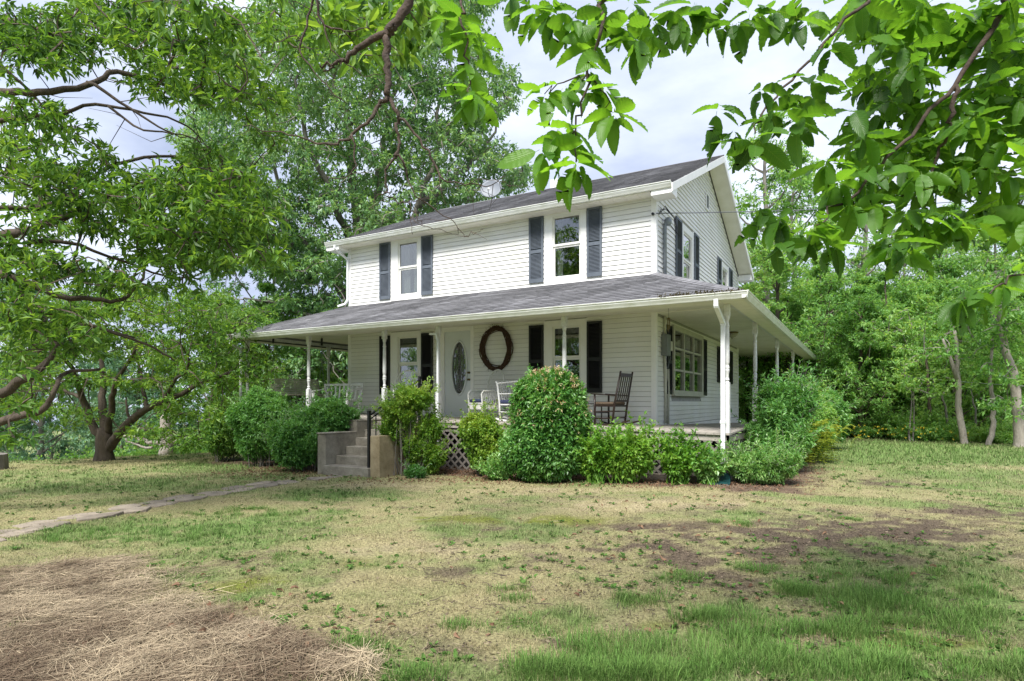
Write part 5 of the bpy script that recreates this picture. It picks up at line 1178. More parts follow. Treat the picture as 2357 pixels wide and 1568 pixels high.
a = edge_tree('thick pale trunk at the far right edge of the lawn', 2347, 1030, 19.5, [(2344, 980), (2338, 900), (2330, 850), (2312, 800), (2303, 740), (2290, 660)], .165, 'bark_pale', 73); edge_crown(*a, [(2300, 640, 60, 50), (2350, 740, 40, 50), (2340, 860, 40, 30), (2340, 950, 30, 20)], 19.5, 'leaf_wood')
a = edge_tree('slender dark trunk left of the pale forked trunk', 2141, 1017, 23, [(2140, 960), (2137, 900), (2130, 800)], .08, 'bark', 74); edge_crown(*a, [(2130, 830, 60, 40), (2120, 900, 50, 25), (2080, 760, 60, 50)], 23)
a = edge_tree('dark trunk deep in the shade behind the lawn centre', 2032, 1010, 25, [(2032, 950), (2033, 900), (2038, 840), (2045, 760)], .13, 'bark', 75); edge_crown(*a, [(2030, 780, 70, 50), (2060, 860, 50, 30), (1990, 870, 50, 40)], 25)
for k, (u, v, r) in enumerate(((2092, 1014, .035), (2100, 1014, .03), (2243, 1026, .05), (2178, 1020, .06))):
    a = edge_tree(['thin sapling, left one of a pair at the lawn edge', 'thin sapling, right one of a pair at the lawn edge', 'thin straight stem between the two pale trunks', 'slim leaning stem left of the pale forked trunk'][k], u, v, 22.5, [(u + 3, v - 50), (u + 8 - 6 * k, v - 110)], r, 'bark_grey', 80 + k)
    edge_crown(*a, [(u + 4, v - 140, 26, 16)], 22.5)
rgp = random.Random(9); k = 0
rows = [(25, 7, 1950, 2420), (27.5, 9, 1780, 2500), (31, 9, 1720, 2650), (36, 9, 1700, 2750), (43, 9, 1640, 2850), (52, 9, 1600, 2800)]
desc = ['bushy crown reaching low', 'grey trunk and loose crown', 'short full crown', 'tall slim crown']
rown = ['first row at the lawn edge', 'second row', 'third row', 'fourth row', 'fifth row', 'hindmost row']
for ri, (Y, n, u0, u1) in enumerate(rows):
    for i in range(n):
        u = u0 + (u1 - u0) * (i + rgp.uniform(.1, .9)) / n; p = W(u, 1000, Y + rgp.uniform(-1, 1)); vi = rgp.choice((0, 1, 1, 2, 3, 3)) if ri > 2 else rgp.choice((0, 0, 2, 1)); tgt = {0: .85, 1: 1.0, 2: .95}.get(ri, 1.0)
        tall = 1.0 + max(0, (u - 2000)) / 1400
        place(VAR[vi], p, rgp.uniform(0, 6.28), tgt * rgp.uniform(.75, 1.0) * tall * (.82 + .03 * ri), 'woodland tree with %s, %s, %s from left' % (desc[vi], rown[ri], ['first', 'second', 'third', 'fourth', 'fifth', 'sixth', 'seventh', 'eighth', 'ninth'][i]), GR)
# tall trees just behind the house on the right
for (u, Y, s, vi, lab) in ((1765, 33, 1.28, 3, 'tall dark tree rising just right of the gable'), (1830, 36, 1.2, 3, 'second tall tree right of the gable, slightly behind'), (1890, 30, 1.0, 2, 'light green tree above the far porch gutter'), (1790, 26, .92, 0, 'yellow-green tree directly behind the right porch'), (1990, 38, 1.25, 3, 'slim tree top showing under the hanging leaves'), (1660, 34, .62, 2, 'small tree behind the back porch'), (1720, 27, .6, 0, 'low leafy tree seen through the back porch')):
    place(VAR[vi], W(u, 1000, Y), rgp.uniform(0, 6), s, lab)
# trees beyond the left lawn, down the slope
li = 0
for (Y, n, u0, u1) in ((27, 4, 380, 900), (33, 8, -250, 980), (42, 7, -350, 1000), (55, 8, -400, 1050), (72, 8, -450, 1100)):
    for i in range(n):
        u = u0 + (u1 - u0) * (i + rgp.uniform(.15, .85)) / n; pr_ = (VAR[rgp.choice((0, 2))] if Y < 30 else FAR[rgp.choice((0, 1))])
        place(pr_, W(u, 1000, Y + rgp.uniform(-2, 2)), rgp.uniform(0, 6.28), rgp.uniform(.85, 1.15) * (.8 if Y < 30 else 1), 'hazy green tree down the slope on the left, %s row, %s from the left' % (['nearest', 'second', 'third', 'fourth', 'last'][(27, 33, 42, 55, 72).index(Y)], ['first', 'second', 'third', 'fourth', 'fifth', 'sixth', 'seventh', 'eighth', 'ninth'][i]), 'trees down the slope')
# trees behind the photographer (seen mirrored in the panes)
for i, (X, Y, s, vi) in enumerate(((-13, -27, 1.1, 1), (-19, -31, 1.2, 3), (-25, -27, 1.1, 1), (-32, -25, 1.1, 0), (-6, -30, 1.1, 1), (1, -28, 1.2, 3), (9, -30, 1.1, 1), (-17, -24, .8, 2), (-9, -25, .8, 0), (18, -24, 1.2, 1), (24, -15, 1.1, 0), (27, -5, 1.1, 1), (28, 5, 1.1, 0))):
    q = np.array([X, Y]); place(VAR[vi], q, i * 1.3, s, 'tree across the lawn behind the viewer, mirrored in the window panes', 'trees behind the viewer')
# undergrowth shrubs along the wood edge: one built, then copies
ug = shrub('wood_edge_shrub', 'low tangled shrub at the edge of the woods', (0, 0, 0), [((0, 0, .5), (1.1, 1.1, .75)), ((.9, .3, .4), (.8, .8, .6)), ((-.8, -.2, .35), (.8, .8, .5))], M['leaf_wood'], .12, .45, 95, 5, 90, bump=.3, stems=5)
us = []
for i in range(16):
    u = 1905 + i * 32 + rgp.uniform(-10, 10); Yv = 24.8 - (u - 1940) / 417 * 4.6 + rgp.uniform(.3, 1.5); us.append((u, Yv, rgp.uniform(.55, .95) * (.7 if u > 2190 else 1)))
for i in range(12): us.append((-60 + i * 45 + rgp.uniform(-10, 10), 23.5 + rgp.uniform(0, 3), rgp.uniform(.9, 1.4)))
for i in range(6): us.append((2000 + i * 75 + rgp.uniform(-20, 20), 27 + rgp.uniform(0, 3), rgp.uniform(1., 1.5)))
for i, (u, Yv, s) in enumerate(us):
    o = ug if i == 0 else copy_tree(ug); p = W(u, 1000, Yv); o.location = (p[0], p[1], gzf(p[0], p[1]) - .05); o.rotation_euler = (0, 0, rgp.uniform(0, 6)); o.scale = (s, s, s * rgp.uniform(.8, 1.1))
    o['group'] = 'shrubs at the edge of the woods' if i < 16 or i > 27 else 'shrubs beyond the left lawn'
    ORD = ['first', 'second', 'third', 'fourth', 'fifth', 'sixth', 'seventh', 'eighth', 'ninth', 'tenth', 'eleventh', 'twelfth', 'thirteenth', 'fourteenth', 'fifteenth', 'sixteenth']
    o['label'] = ('%s low shrub from the house along the edge of the woods' % ORD[i]) if i < 16 else (('%s shrub from the left on the slope beyond the left lawn' % ORD[i - 16]) if i < 28 else ('%s shadowed shrub from the left inside the right-hand woods' % ORD[i - 28]))
# yellow flowers at the wood edge
P = []; 
for k in range(90): u = rgp.uniform(1960, 2230); Y = 24.3 - (u - 1940) / 417 * 4.6; p = W(u, 1000, Y + rgp.uniform(-.2, .6)); P.append((p[0], p[1], gzf(p[0], p[1]) + rgp.uniform(.1, .55)))
P = np.array(P); rg = np.random.default_rng(3); S = np.repeat(P, 5, 0); crown = leaves(S, rg.normal(size=S.shape), rg.normal(size=S.shape), .045, .03, T_QUAD)
o = crown_mesh('wildflowers', [crown], M['flower'], None, (0, 0, 0)); tag(o, 'scattered yellow wildflowers along the edge of the woods', 'flowers', kind='stuff')
# bleached dead tree beyond the left lawn
p = W(384, 1060, 24); p[2] = gzf(p[0], p[1]) - .3; t = thing('dead_tree', 'bleached dead tree with bare white branches beyond the left lawn', 'tree', p); rg = np.random.default_rng(12)
for l, a, c_ in (([(384, 1062), (382, 1040), (384, 1010), (380, 985), (384, 960)], .30, .2), ([(380, 1022), (350, 1018), (320, 1012), (290, 1004), (270, 1000)], .10, .03), ([(378, 1010), (360, 1000), (345, 990), (335, 975)], .09, .03), ([(384, 1030), (400, 1018), (412, 1012), (425, 1008)], .08, .02), ([(350, 1030), (325, 1028), (300, 1018), (288, 1010)], .06, .02), ([(340, 1016), (330, 1005), (322, 998)], .05, .02)):
    limb(t, p, WP(l, 24), a, c_, M['dead_wood'], name='trunk' if a == .30 else 'limb', jit=.03, rg=rg)
# ================================================================== overhanging chestnut (foreground leaves)
rg = np.random.default_rng(77)
tb = W(3500, 1000, 2.2); tb[2] = gzf(tb[0], tb[1]) - .1
chest = thing('chestnut_tree', 'chestnut tree whose large toothed leaves hang across the top of the view', 'tree', tb)
MB(tb).tube([tb, tb + [0, 0, .4], tb + [0, 0, 1.5], tb + [-.05, 0, 2.8], tb + [-.1, .1, 4.2], tb + [0, .1, 6.5]], [.38, .28, .24, .21, .16, .08], 12).build('trunk', M['bark'], chest, smooth=True, recalc=False)
tk = tb + np.array([-.08, .05, 3.4])
def lb(l, a, c, jit=.012, mt='bark_red', n=7, pre=()): return limb(chest, tb, list(pre) + WP(l, 0), a, c, M[mt], jit=jit, rg=rg, n=n)
MAIN = [(2900, -250, 3.0), (2500, -420, 3.1), (2000, -420, 3.1), (1400, -360, 3.2), (1000, -300, 4.2)]
lb(MAIN, .09, .035, pre=(tk,), mt='bark')
lb([(2500, -420, 3.1), (2350, -120, 3.0), (2311, 0, 2.95), (2275, 81, 2.9), (2198, 198, 2.9), (2126, 271, 2.85), (2022, 397, 2.8), (1940, 470, 2.75), (1878, 519, 2.7)], .021, .0035, pre=())
lb([(2198, 198, 2.9), (2196, 260, 2.9), (2180, 310, 2.95), (2150, 380, 3), (2136, 420, 3)], .013, .005)
lb([(2000, -420, 3.1), (2010, -120, 2.9), (2000, 5, 2.8), (1896, 99, 2.75), (1824, 185, 2.7), (1751, 266, 2.65), (1738, 307, 2.6)], .012, .003)
lb([(1400, -360, 3.2), (1410, -120, 2.8), (1393, 0, 2.65), (1381, 81, 2.6), (1359, 149, 2.6), (1347, 214, 2.55), (1325, 301, 2.5), (1326, 373, 2.45)], .013, .0028)
lb([(1350, 165, 2.6), (1380, 205, 2.58), (1409, 258, 2.55)], .004, .002); lb([(1352, 170, 2.6), (1297, 190, 2.6), (1253, 217, 2.6)], .004, .002); lb([(1325, 301, 2.5), (1285, 330, 2.5), (1253, 342, 2.5)], .004, .002)
lb([(1000, -300, 4.2), (1060, -100, 3), (1061, 0, 2.75), (1063, 60, 2.7), (1079, 140, 2.65), (1086, 218, 2.6)], .009, .003)
lb([(2357, 632, 2.9), (2290, 662, 2.8), (2200, 690, 2.7)], .006, .003, pre=(W(2600, 560, 3.1),))
# the bare branch
Yb = 4.4
def bare(l, a, c, mt='bark_red'): return limb(chest, tb, WP(l, Yb), a, c, M[mt], jit=.010, rg=rg, n=7)
bb_ = []
bb_.append(limb(chest, tb, [W(1000, -300, 4.2)] + WP([(945, -20), (920, 40), (893, 70), (889, 95), (888, 133), (893, 180), (890, 220)], Yb), .038, .022, M['bark_red'], jit=.006, rg=rg, n=9))
for l, a, c in (([(905, 60), (893, 76), (820, 113), (790, 138), (770, 147), (737, 150)], .034, .007), ([(775, 143), (765, 155), (745, 163)], .012, .004), ([(890, 220), (866, 250), (850, 277), (810, 310), (760, 333), (710, 322), (647, 303), (560, 290)], .018, .003), ([(810, 310), (817, 373), (800, 407), (753, 407)], .008, .003), ([(890, 220), (905, 245), (917, 273), (918, 310), (917, 347), (893, 383), (887, 410), (890, 443)], .017, .006),
                ([(890, 443), (905, 455), (930, 467), (960, 461), (1000, 455)], .007, .002), ([(890, 443), (870, 450), (850, 480)], .005, .002), ([(917, 347), (930, 380), (940, 417), (970, 460), (1037, 503), (1068, 545)], .010, .002), ([(1068, 545), (1090, 540), (1112, 528)], .003, .0015), ([(917, 273), (960, 313), (990, 360), (1013, 407), (1045, 418), (1080, 423), (1130, 427), (1165, 405)], .011, .0025),
                ([(940, 467), (960, 500), (985, 522), (1040, 538)], .005, .0015), ([(943, 467), (945, 500), (950, 540)], .004, .0015), ([(1080, 423), (1105, 412), (1150, 420), (1175, 432)], .004, .0015), ([(1013, 407), (1015, 440), (1030, 470)], .004, .0015), ([(720, -30), (720, 0), (697, 83), (697, 133), (740, 185), (800, 240)], .011, .003), ([(725, -20), (743, 50), (770, 66), (800, 72), (853, 66)], .012, .003), ([(743, 50), (760, 100), (800, 150), (850, 175), (900, 172)], .006, .002), ([(697, 83), (650, 95), (600, 130)], .005, .002)):
    bb_.append(bare(l, a, c))
mb = MB(tb); LPb = np.concatenate(bb_)
for k in range(60):
    a = LPb[rg.integers(len(LPb))]; d = unit(rg.normal(size=3) + [0, 0, -.5]) * rg.uniform(.08, .3); mb.tube([a, a + d * .5 + rg.normal(size=3) * .02, a + d + rg.normal(size=3) * .03], [.003, .002, .001], 3, False)
mb.build('dead_twigs', M['bark_red'], chest, kind='stuff', recalc=False)
# toothed leaf meshes
def big_leaf(seed, holes=True):
    r_ = random.Random(seed); n = 15; V = []; U = []; F = []; mid = []; lf = []; rt_ = []
    curl = r_.uniform(-.02, .42); fold = r_.uniform(.05, .6); tw = r_.uniform(-.15, .15); side = r_.uniform(-.12, .12)
    def hw(t): return .215 * (math.sin(math.pi * min(1, t ** .82)) ** .72) * (1 if t < .86 else (1 - (t - .86) * 1.2))
    def P(t, s): 
        h = hw(t) if t < 1 else 0; y = s * h; z = -curl * t * t + fold * abs(y) * .8 + .012 * math.sin(t * 40 + s * 3) * abs(s) + tw * y * t; return (t - abs(s) * .0, y + side * t * t, z)
    for i in range(n + 1):
        t = i / n; mid.append(len(V)); V.append(P(t, 0)); U.append((t, 0))
    for sg, arr in ((-1, lf), (1, rt_)):
        for i in range(n + 1):
            t = i / n
            if i in (0, n): arr.append(mid[i]); continue
            p = P(t, sg); arr.append(len(V)); V.append(p); U.append((t, sg * .5))
    for sg, arr in ((-1, lf), (1, rt_)):
        for i in range(n):
            if i > 0 and i < n - 1: 
                q = P((i + .62) / n, sg * 1.05); q = (q[0] + .022, q[1], q[2]); k = len(V); V.append(q); U.append(((i + .6) / n, sg * .54))
                if r_.random() < (.04 if holes else 0): F.append((mid[i], mid[i + 1], arr[i + 1])); continue
                F.append((mid[i], mid[i + 1], arr[i + 1], arr[i]) if sg < 0 else (mid[i], arr[i], arr[i + 1], mid[i + 1])); F.append((arr[i], arr[i + 1], k) if sg < 0 else (arr[i], k, arr[i + 1]))
            else:
                q = (mid[i], mid[i + 1], arr[i + 1], arr[i]); q = tuple(dict.fromkeys(q)); F.append(q if sg < 0 else q[::-1])
    # petiole
    k = len(V); V += [(-.10, .006, .012), (-.10, -.006, .012), (0.01, -.006, .0), (.01, .006, .0)]; U += [(0, 0)] * 4; F.append((k, k + 1, k + 2, k + 3))
    loops = [i for f in F for i in f]; me = raw_mesh('toothed_leaf', np.array(V), loops=loops, sizes=[len(f) for f in F], smooth=True)
    uv = me.uv_layers.new(name='UVMap'); uv.data.foreach_set('uv', np.array([U[i] for i in loops], np.float32).ravel()); me.materials.append(M['leaf_chestnut']); return me
BL = [big_leaf(s) for s in range(14)]
cl = []     # clusters: (u, v, Y, n leaves, size, spread, main direction (right, forward, up))
def C_(u, v, Y, n=7, L_=.157, sp=1.0, d=(0, 0, -1)): cl.append((u, v, Y, n, L_, sp, d))
for q in ((1062, 45, 2.7, 7), (1078, 95, 2.68, 6), (1095, 78, 2.65, 4), (1078, 150, 2.65, 6), (1087, 205, 2.6, 7), (1088, 228, 2.58, 6), (1040, 10, 2.8, 5)): C_(*q)
for q in ((1390, 55, 2.6, 5), (1370, 110, 2.6, 4), (1352, 160, 2.6, 6), (1385, 190, 2.58, 6), (1412, 262, 2.55, 8), (1300, 190, 2.6, 5), (1255, 218, 2.6, 7), (1345, 212, 2.55, 4), (1297, 292, 2.52, 3), (1330, 300, 2.5, 4), (1252, 345, 2.5, 8), (1290, 318, 2.5, 4), (1328, 378, 2.45, 11), (1325, 350, 2.46, 3)): C_(*q)
for q in ((1230, 15, 2.75, 8), (1180, -10, 2.8, 6), (1270, 30, 2.7, 7), (1320, 45, 2.65, 8), (1430, 60, 2.65, 7), (1470, 95, 2.6, 8), (1500, 40, 2.7, 8), (1450, 10, 2.7, 6), (1560, 40, 2.75, 8), (1600, 10, 2.8, 7), (1640, 45, 2.8, 7), (1690, 55, 2.75, 8), (1730, 30, 2.8, 7), (1780, 25, 2.85, 7), (1830, 40, 2.8, 7), (1880, 20, 2.9, 6), (1370, 5, 2.7, 6)): C_(*q)
for q in ((1655, 255, 2.6, 6), (1690, 300, 2.6, 6), (1735, 325, 2.58, 9), (1750, 205, 2.65, 6), (1800, 250, 2.65, 5), (1835, 280, 2.65, 8), (1865, 180, 2.7, 6), (1870, 215, 2.7, 5), (1905, 110, 2.75, 6), (1770, 260, 2.62, 4)): C_(*q)
for q in ((1790, 500, 2.68, 8), (1830, 540, 2.7, 8), (1870, 520, 2.7, 9), (1790, 560, 2.68, 6), (1910, 560, 2.72, 7), (2060, 560, 2.7, 9), (2090, 585, 2.7, 8), (2040, 540, 2.75, 6), (1750, 480, 2.7, 5), (1930, 420, 2.75, 8), (1900, 370, 2.8, 7), (1985, 310, 2.8, 7), (1960, 260, 2.85, 6), (1990, 400, 2.8, 8), (1960, 470, 2.78, 7), (2010, 470, 2.8, 7), (2180, 490, 2.85, 9), (2200, 520, 2.85, 7), (2120, 500, 2.85, 7)): C_(*q)
pr = [(1940, 20), (2000, 90), (1985, 200), (1970, 300), (1930, 400), (2000, 500), (2150, 520), (2380, 560), (2380, -20), (1960, -20)]
while len(cl) < 225:
    u, v = rg.uniform(1930, 2390), rg.uniform(-20, 540)
    if inside(u, v, pr): C_(u, v, rg.uniform(2.8, 4.0), 7, .17)
for q in ((2210, 690, 2.7, 8, .15), (2250, 672, 2.75, 7, .15), (2300, 655, 2.8, 8, .15), (2350, 630, 2.9, 8, .16)): C_(*q)
allL = []
for (u, v, Y, n, L_, sp, d) in cl:
    c = W(u, v, Y); ph = rg.uniform(0, 6.28)
    for k in range(n):
        a = ph + 6.28 * k / n + rg.uniform(-.35, .35); el = rg.uniform(-1.35, -.25) if k % 3 else rg.uniform(-.4, .25)
        D = np.array([math.cos(a) * math.cos(el), math.sin(a) * math.cos(el), math.sin(el)])
        Nn = np.array([0, 0, 1.]) + rg.normal(size=3) * .45 + np.array([math.cos(a), math.sin(a), 0]) * .5; allL.append((c + rg.normal(size=3) * .008, D, Nn, L_ * rg.uniform(.62, 1.12), Y))
allL.sort(key=lambda q: -q[3] / q[4]); rgi = random.Random(5)
from mathutils import Matrix
def leafM(c, D, Nn, s):
    D = unit(D); S = unit(np.cross(Nn, D)); N2 = np.cross(D, S); return Matrix(((D[0] * s, S[0] * s, N2[0] * s, c[0]), (D[1] * s, S[1] * s, N2[1] * s, c[1]), (D[2] * s, S[2] * s, N2[2] * s, c[2]), (0, 0, 0, 1)))
rest = []
for i, (c, D, Nn, s, Y) in enumerate(allL):
    me = BL[rgi.randrange(len(BL))]
    st0 = c + unit(D) * .02
    if i < 298:
        o = bpy.data.objects.new('leaf', me); COL.objects.link(o); o.parent = chest; o.matrix_local = leafM(st0 - tb, D, Nn, s)
    else: rest.append((me, leafM(st0 - tb, D, Nn, s)))
V = []; loops = []; sizes = []; UV = []; n0 = 0
for me, mm in rest:
    co = np.zeros(len(me.vertices) * 3, np.float32); me.vertices.foreach_get('co', co); co = co.reshape(-1, 3); m4 = np.array(mm); V.append(co @ m4[:3, :3].T + m4[:3, 3])
    li_ = np.zeros(len(me.loops), np.int32); me.loops.foreach_get('vertex_index', li_); loops.append(li_ + n0); n0 += len(co)
    lt = np.zeros(len(me.polygons), np.int32); me.polygons.foreach_get('loop_total', lt); sizes.append(lt); uu = np.zeros(len(me.loops) * 2, np.float32); me.uv_layers[0].data.foreach_get('uv', uu); UV.append(uu)
if rest:
    me = raw_mesh('more_leaves', np.concatenate(V), loops=np.concatenate(loops), sizes=np.concatenate(sizes), smooth=True); uv = me.uv_layers.new(name='UVMap'); uv.data.foreach_set('uv', np.concatenate(UV)); link('more_leaves', me, M['leaf_chestnut'], chest, 'stuff')
# smaller leaves farther along the limbs, top left of centre
C = []
for (u, v, a, c_, n) in ((760, 60, 40, 35, 9), (830, 40, 50, 35, 14), (890, 70, 50, 40, 12), (940, 110, 30, 30, 7), (700, 60, 20, 30, 3), (960, 40, 40, 30, 9), (850, 130, 30, 20, 5), (1000, 60, 30, 30, 5), (640, 10, 30, 15, 2), (330, 10, 60, 15, 5), (430, 0, 50, 15, 4)):
    for k in range(n): C.append(W(u + rg.uniform(-a, a), v + rg.uniform(-c_, c_), rg.uniform(4.6, 6.4)))
C = np.array(C); S, A = clump_sprigs(C, .12, 2, rg, .6, upb=-.6); crown_mesh('upper_leaves', [sprig_leaves(S, A, 6, .15, .38, rg, 62, .55, T_MID)], M['leaf_near'], chest, tb)
idx = rg.choice(len(LPb), len(C)); near = attach(LPb, C); mb = MB(tb); twigs(mb, near, C, .006, .002, rg); mb.build('leafy_twigs', M['bark_red'], chest, kind='stuff', recalc=False)

# ================================================================== ground sheet
def axis(lo, f0, f1, hi, fs):
    a = [f0]; s = fs
    while a[-1] > lo: s *= 1.16; a.append(a[-1] - s)
    b = [f1]; s = fs
    while b[-1] < hi: s *= 1.16; b.append(b[-1] + s)
    return np.array(a[::-1][:-1] + list(np.arange(f0, f1, fs)) + b)
GREEN, LUSH, DRY, TAN, DIRT, MOSS, STRAWC, MULCH = [np.array(c) for c in ((.13, .20, .06), (.11, .22, .045), (.30, .265, .14), (.42, .345, .225), (.115, .088, .064), (.15, .175, .03), (.13, .095, .07), (.15, .105, .075))]
def PT(u, v): p = onG(u, v); return p[:2]
def blob(x, y, u, v, ru, rv):
    """soft ellipse on the ground: centre and half-sizes taken from the photograph, turned into metres"""
    c = PT(u, v); a = PT(u + ru, v) - c; b_ = PT(u, v - rv) - c; b2 = PT(u, v + rv) - c; la = np.linalg.norm(a); lb_ = (np.linalg.norm(b_) + np.linalg.norm(b2)) / 2; a = a / la; bb2 = np.array([-a[1], a[0]])
    dx, dy = x - c[0], y - c[1]; e1 = (dx * a[0] + dy * a[1]) / la; e2 = (dx * bb2[0] + dy * bb2[1]) / lb_; return np.exp(-(e1 * e1 + e2 * e2) * 1.1)
def ground_tone(x, y):
    n1 = vnoise(x, y, 1.1, 5, 4); n2 = vnoise(x, y, .38, 6, 4); n3 = vnoise(x, y, .14, 8, 3); n4 = vnoise(x, y, 3.1, 9, 3)
    d = np.sqrt((x - CX) ** 2 + (y - CY) ** 2)
    wd_ = sstep(.50, .64, n1 * .55 + n2 * .45 + .0); w = {'green': np.full_like(x, .30) + .5 * sstep(.45, .6, n1), 'dry': .5 + .5 * sstep(.42, .6, n2), 'tan': .35 * sstep(.5, .68, n3 * .5 + n2 * .5), 'dirt': .25 * sstep(.56, .66, n2) + 1.1 * sstep(.52, .62, n2 * .5 + n3 * .5) * sstep(.42, .6, n1) * sstep(-6, -1, x) * sstep(24, 16, d), 'moss': .3 * sstep(.55, .7, n4 * .6 + n2 * .4), 'lush': .0 * x}
    def mod(k, s, lo=.38, hi=.6): return s * (.06 + 1.15 * sstep(lo + .03, hi - .03, n2 * .45 + n3 * .55))
    for (u, v, a, b_, s) in ((1560, 1270, 170, 20, 5), (1800, 1240, 200, 24, 6), (2030, 1215, 190, 24, 5.5), (1500, 1215, 160, 14, 2.5), (2250, 1180, 130, 12, 3), (1750, 1340, 300, 50, 1.0), (1850, 1450, 300, 30, 1.0), (1650, 1330, 60, 45, 2.0), (1420, 1260, 90, 14, 1.6), (2330, 1190, 80, 10, 2), (1230, 1290, 90, 16, 1.2), (1700, 1170, 90, 8, 1.6), (2040, 1110, 60, 10, 1.6), (1700, 1460, 60, 20, 1.6), (1300, 1480, 60, 20, 1.3), (1050, 1320, 60, 14, 1.2), (1900, 1400, 90, 22, 1.2), (1120, 1222, 60, 8, 1.2)): w['dirt'] = w['dirt'] + mod('dirt', s * blob(x, y, u, v, a, b_))
    for (u, v, a, b_, s) in ((1250, 1200, 160, 12, 2.2), (1040, 1195, 90, 10, 1.8), (600, 1340, 110, 16, 2.0), (560, 1350, 60, 20, 1.5), (820, 1290, 80, 16, 1.4), (2130, 1480, 160, 40, 2.2), (1500, 1440, 60, 14, 1.0), (1650, 1215, 80, 8, 1.0)): w['moss'] = w['moss'] + mod('m', s * blob(x, y, u, v, a, b_))
    for (u, v, a, b_, s) in ((1500, 1545, 260, 26, 2.4), (1950, 1540, 200, 34, 2.2), (2280, 1530, 160, 40, 1.6), (1700, 1500, 120, 18, 1.6), (2000, 1390, 110, 34, 2.2), (1830, 1360, 60, 16, 1.4), (1550, 1330, 60, 16, 1.2), (1700, 1400, 80, 24, 1.4), (1450, 1390, 60, 20, 1.2), (2300, 1400, 120, 50, 1.6), (420, 1220, 260, 24, 2.0), (800, 1140, 160, 12, 1.8), (300, 1120, 260, 20, 1.2), (560, 1070, 200, 10, 1.2), (1730, 1190, 120, 10, 1.0), (2000, 1340, 200, 40, .8), (1280, 1420, 120, 30, .9)): w['green'] = w['green'] + mod('g', s * blob(x, y, u, v, a, b_), .34, .55); w['lush'] = w['lush'] + .5 * mod('g', s * blob(x, y, u, v, a, b_), .4, .62)
    for (u, v, a, b_, s) in ((1000, 1270, 260, 22, 1.6), (1500, 1160, 300, 14, 1.6), (900, 1118, 160, 8, 1.6), (2200, 1080, 200, 10, .8), (1300, 1130, 300, 10, 1.4), (2290, 1075, 50, 5, 3), (250, 1140, 200, 8, .8)): w['tan'] = w['tan'] + mod('t', s * blob(x, y, u, v, a, b_)); w['dry'] = w['dry'] + s * .6 * blob(x, y, u, v, a, b_)
    for (u, v, a, b_, s) in ((2150, 1040, 260, 26, 3.0), (1980, 1060, 160, 40, 1.5)): w['green'] = w['green'] + s * blob(x, y, u, v, a, b_) * (.5 + .5 * n2)
    far = sstep(22, 34, d); w['green'] = w['green'] * (1 + far)
    cols = {'green': GREEN, 'lush': LUSH, 'dry': DRY, 'tan': TAN, 'dirt': DIRT, 'moss': MOSS}; tot = sum(w.values()); c = sum(w[k][..., None] ** 2.6 * cols[k] for k in w) / sum(w[k][..., None] ** 2.6 for k in w)
    # beds along the porch
    bed = np.maximum(sstep(-2.95 + .0, -2.55, y + (n2 - .5) * .9) * sstep(-12.8, -12.0, x) * sstep(3.4, 2.9, x + (n3 - .5)) * sstep(2, 1, y), sstep(1.7, 2.0, x) * sstep(3.1 , 2.8, x + (n2 - .5) * .7) * sstep(-2.7, -2.2, y) * sstep(16, 14, y))
    c = c * (1 - bed[..., None]) + (MULCH * (.55 + .9 * n3[..., None])) * bed[..., None]
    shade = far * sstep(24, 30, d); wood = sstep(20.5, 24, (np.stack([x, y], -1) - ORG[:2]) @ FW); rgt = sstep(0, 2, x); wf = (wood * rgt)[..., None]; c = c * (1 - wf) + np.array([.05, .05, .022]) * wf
    return c, w, tot, bed
def bed_w(x, y): return np.maximum(sstep(-2.95, -2.55, y) * sstep(-12.8, -12.0, x) * sstep(3.4, 2.9, x), 0)
def straw_w(x, y):
    n2 = vnoise(x, y, .5, 14, 3); s = 0
    for (u, v, a, b_) in ((0, 1400, 330, 90), (250, 1440, 300, 90), (520, 1500, 260, 70), (0, 1560, 700, 80), (150, 1330, 160, 40), (760, 1550, 140, 40), (-400, 1500, 500, 160)): s = np.maximum(s, blob(x, y, u, v, a, b_))
    return sstep(.24, .78, s + (n2 - .5) * .75)
gx_, gy_ = axis(-170, -11, 10, 150, .095), axis(-60, -12.2, -1.4, 190, .085)
X, Yg = np.meshgrid(gx_, gy_); Z = gz(X, Yg); near_ = np.clip((-Yg - 1.5) / 3, 0, 1) * (np.abs(X) < 12)
sw = straw_w(X, Yg)
Z = Z + ((vnoise(X, Yg, .22, 21, 3) - .5) * .035 + (vnoise(X, Yg, .7, 22, 2) - .5) * .03) * near_ + sw * .025
# leave room below the house
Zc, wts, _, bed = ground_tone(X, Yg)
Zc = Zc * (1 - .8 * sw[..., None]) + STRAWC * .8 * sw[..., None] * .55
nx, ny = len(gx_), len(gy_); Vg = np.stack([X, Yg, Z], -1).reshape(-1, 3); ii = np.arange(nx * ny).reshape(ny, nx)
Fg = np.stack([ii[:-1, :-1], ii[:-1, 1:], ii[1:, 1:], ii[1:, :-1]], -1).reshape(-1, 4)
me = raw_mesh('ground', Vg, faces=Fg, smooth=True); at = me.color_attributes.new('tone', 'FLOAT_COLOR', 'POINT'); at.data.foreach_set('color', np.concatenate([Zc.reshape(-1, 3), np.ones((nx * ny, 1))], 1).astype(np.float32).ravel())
o = link('ground', me, M['ground'], None, 'structure')
def gzz(x, y):
    return gz(x, y) + ((vnoise(x, y, .22, 21, 3) - .5) * .035 + (vnoise(x, y, .7, 22, 2) - .5) * .03) * np.clip((-y - 1.5) / 3, 0, 1) * (np.abs(x) < 12) + straw_w(x, y) * .025
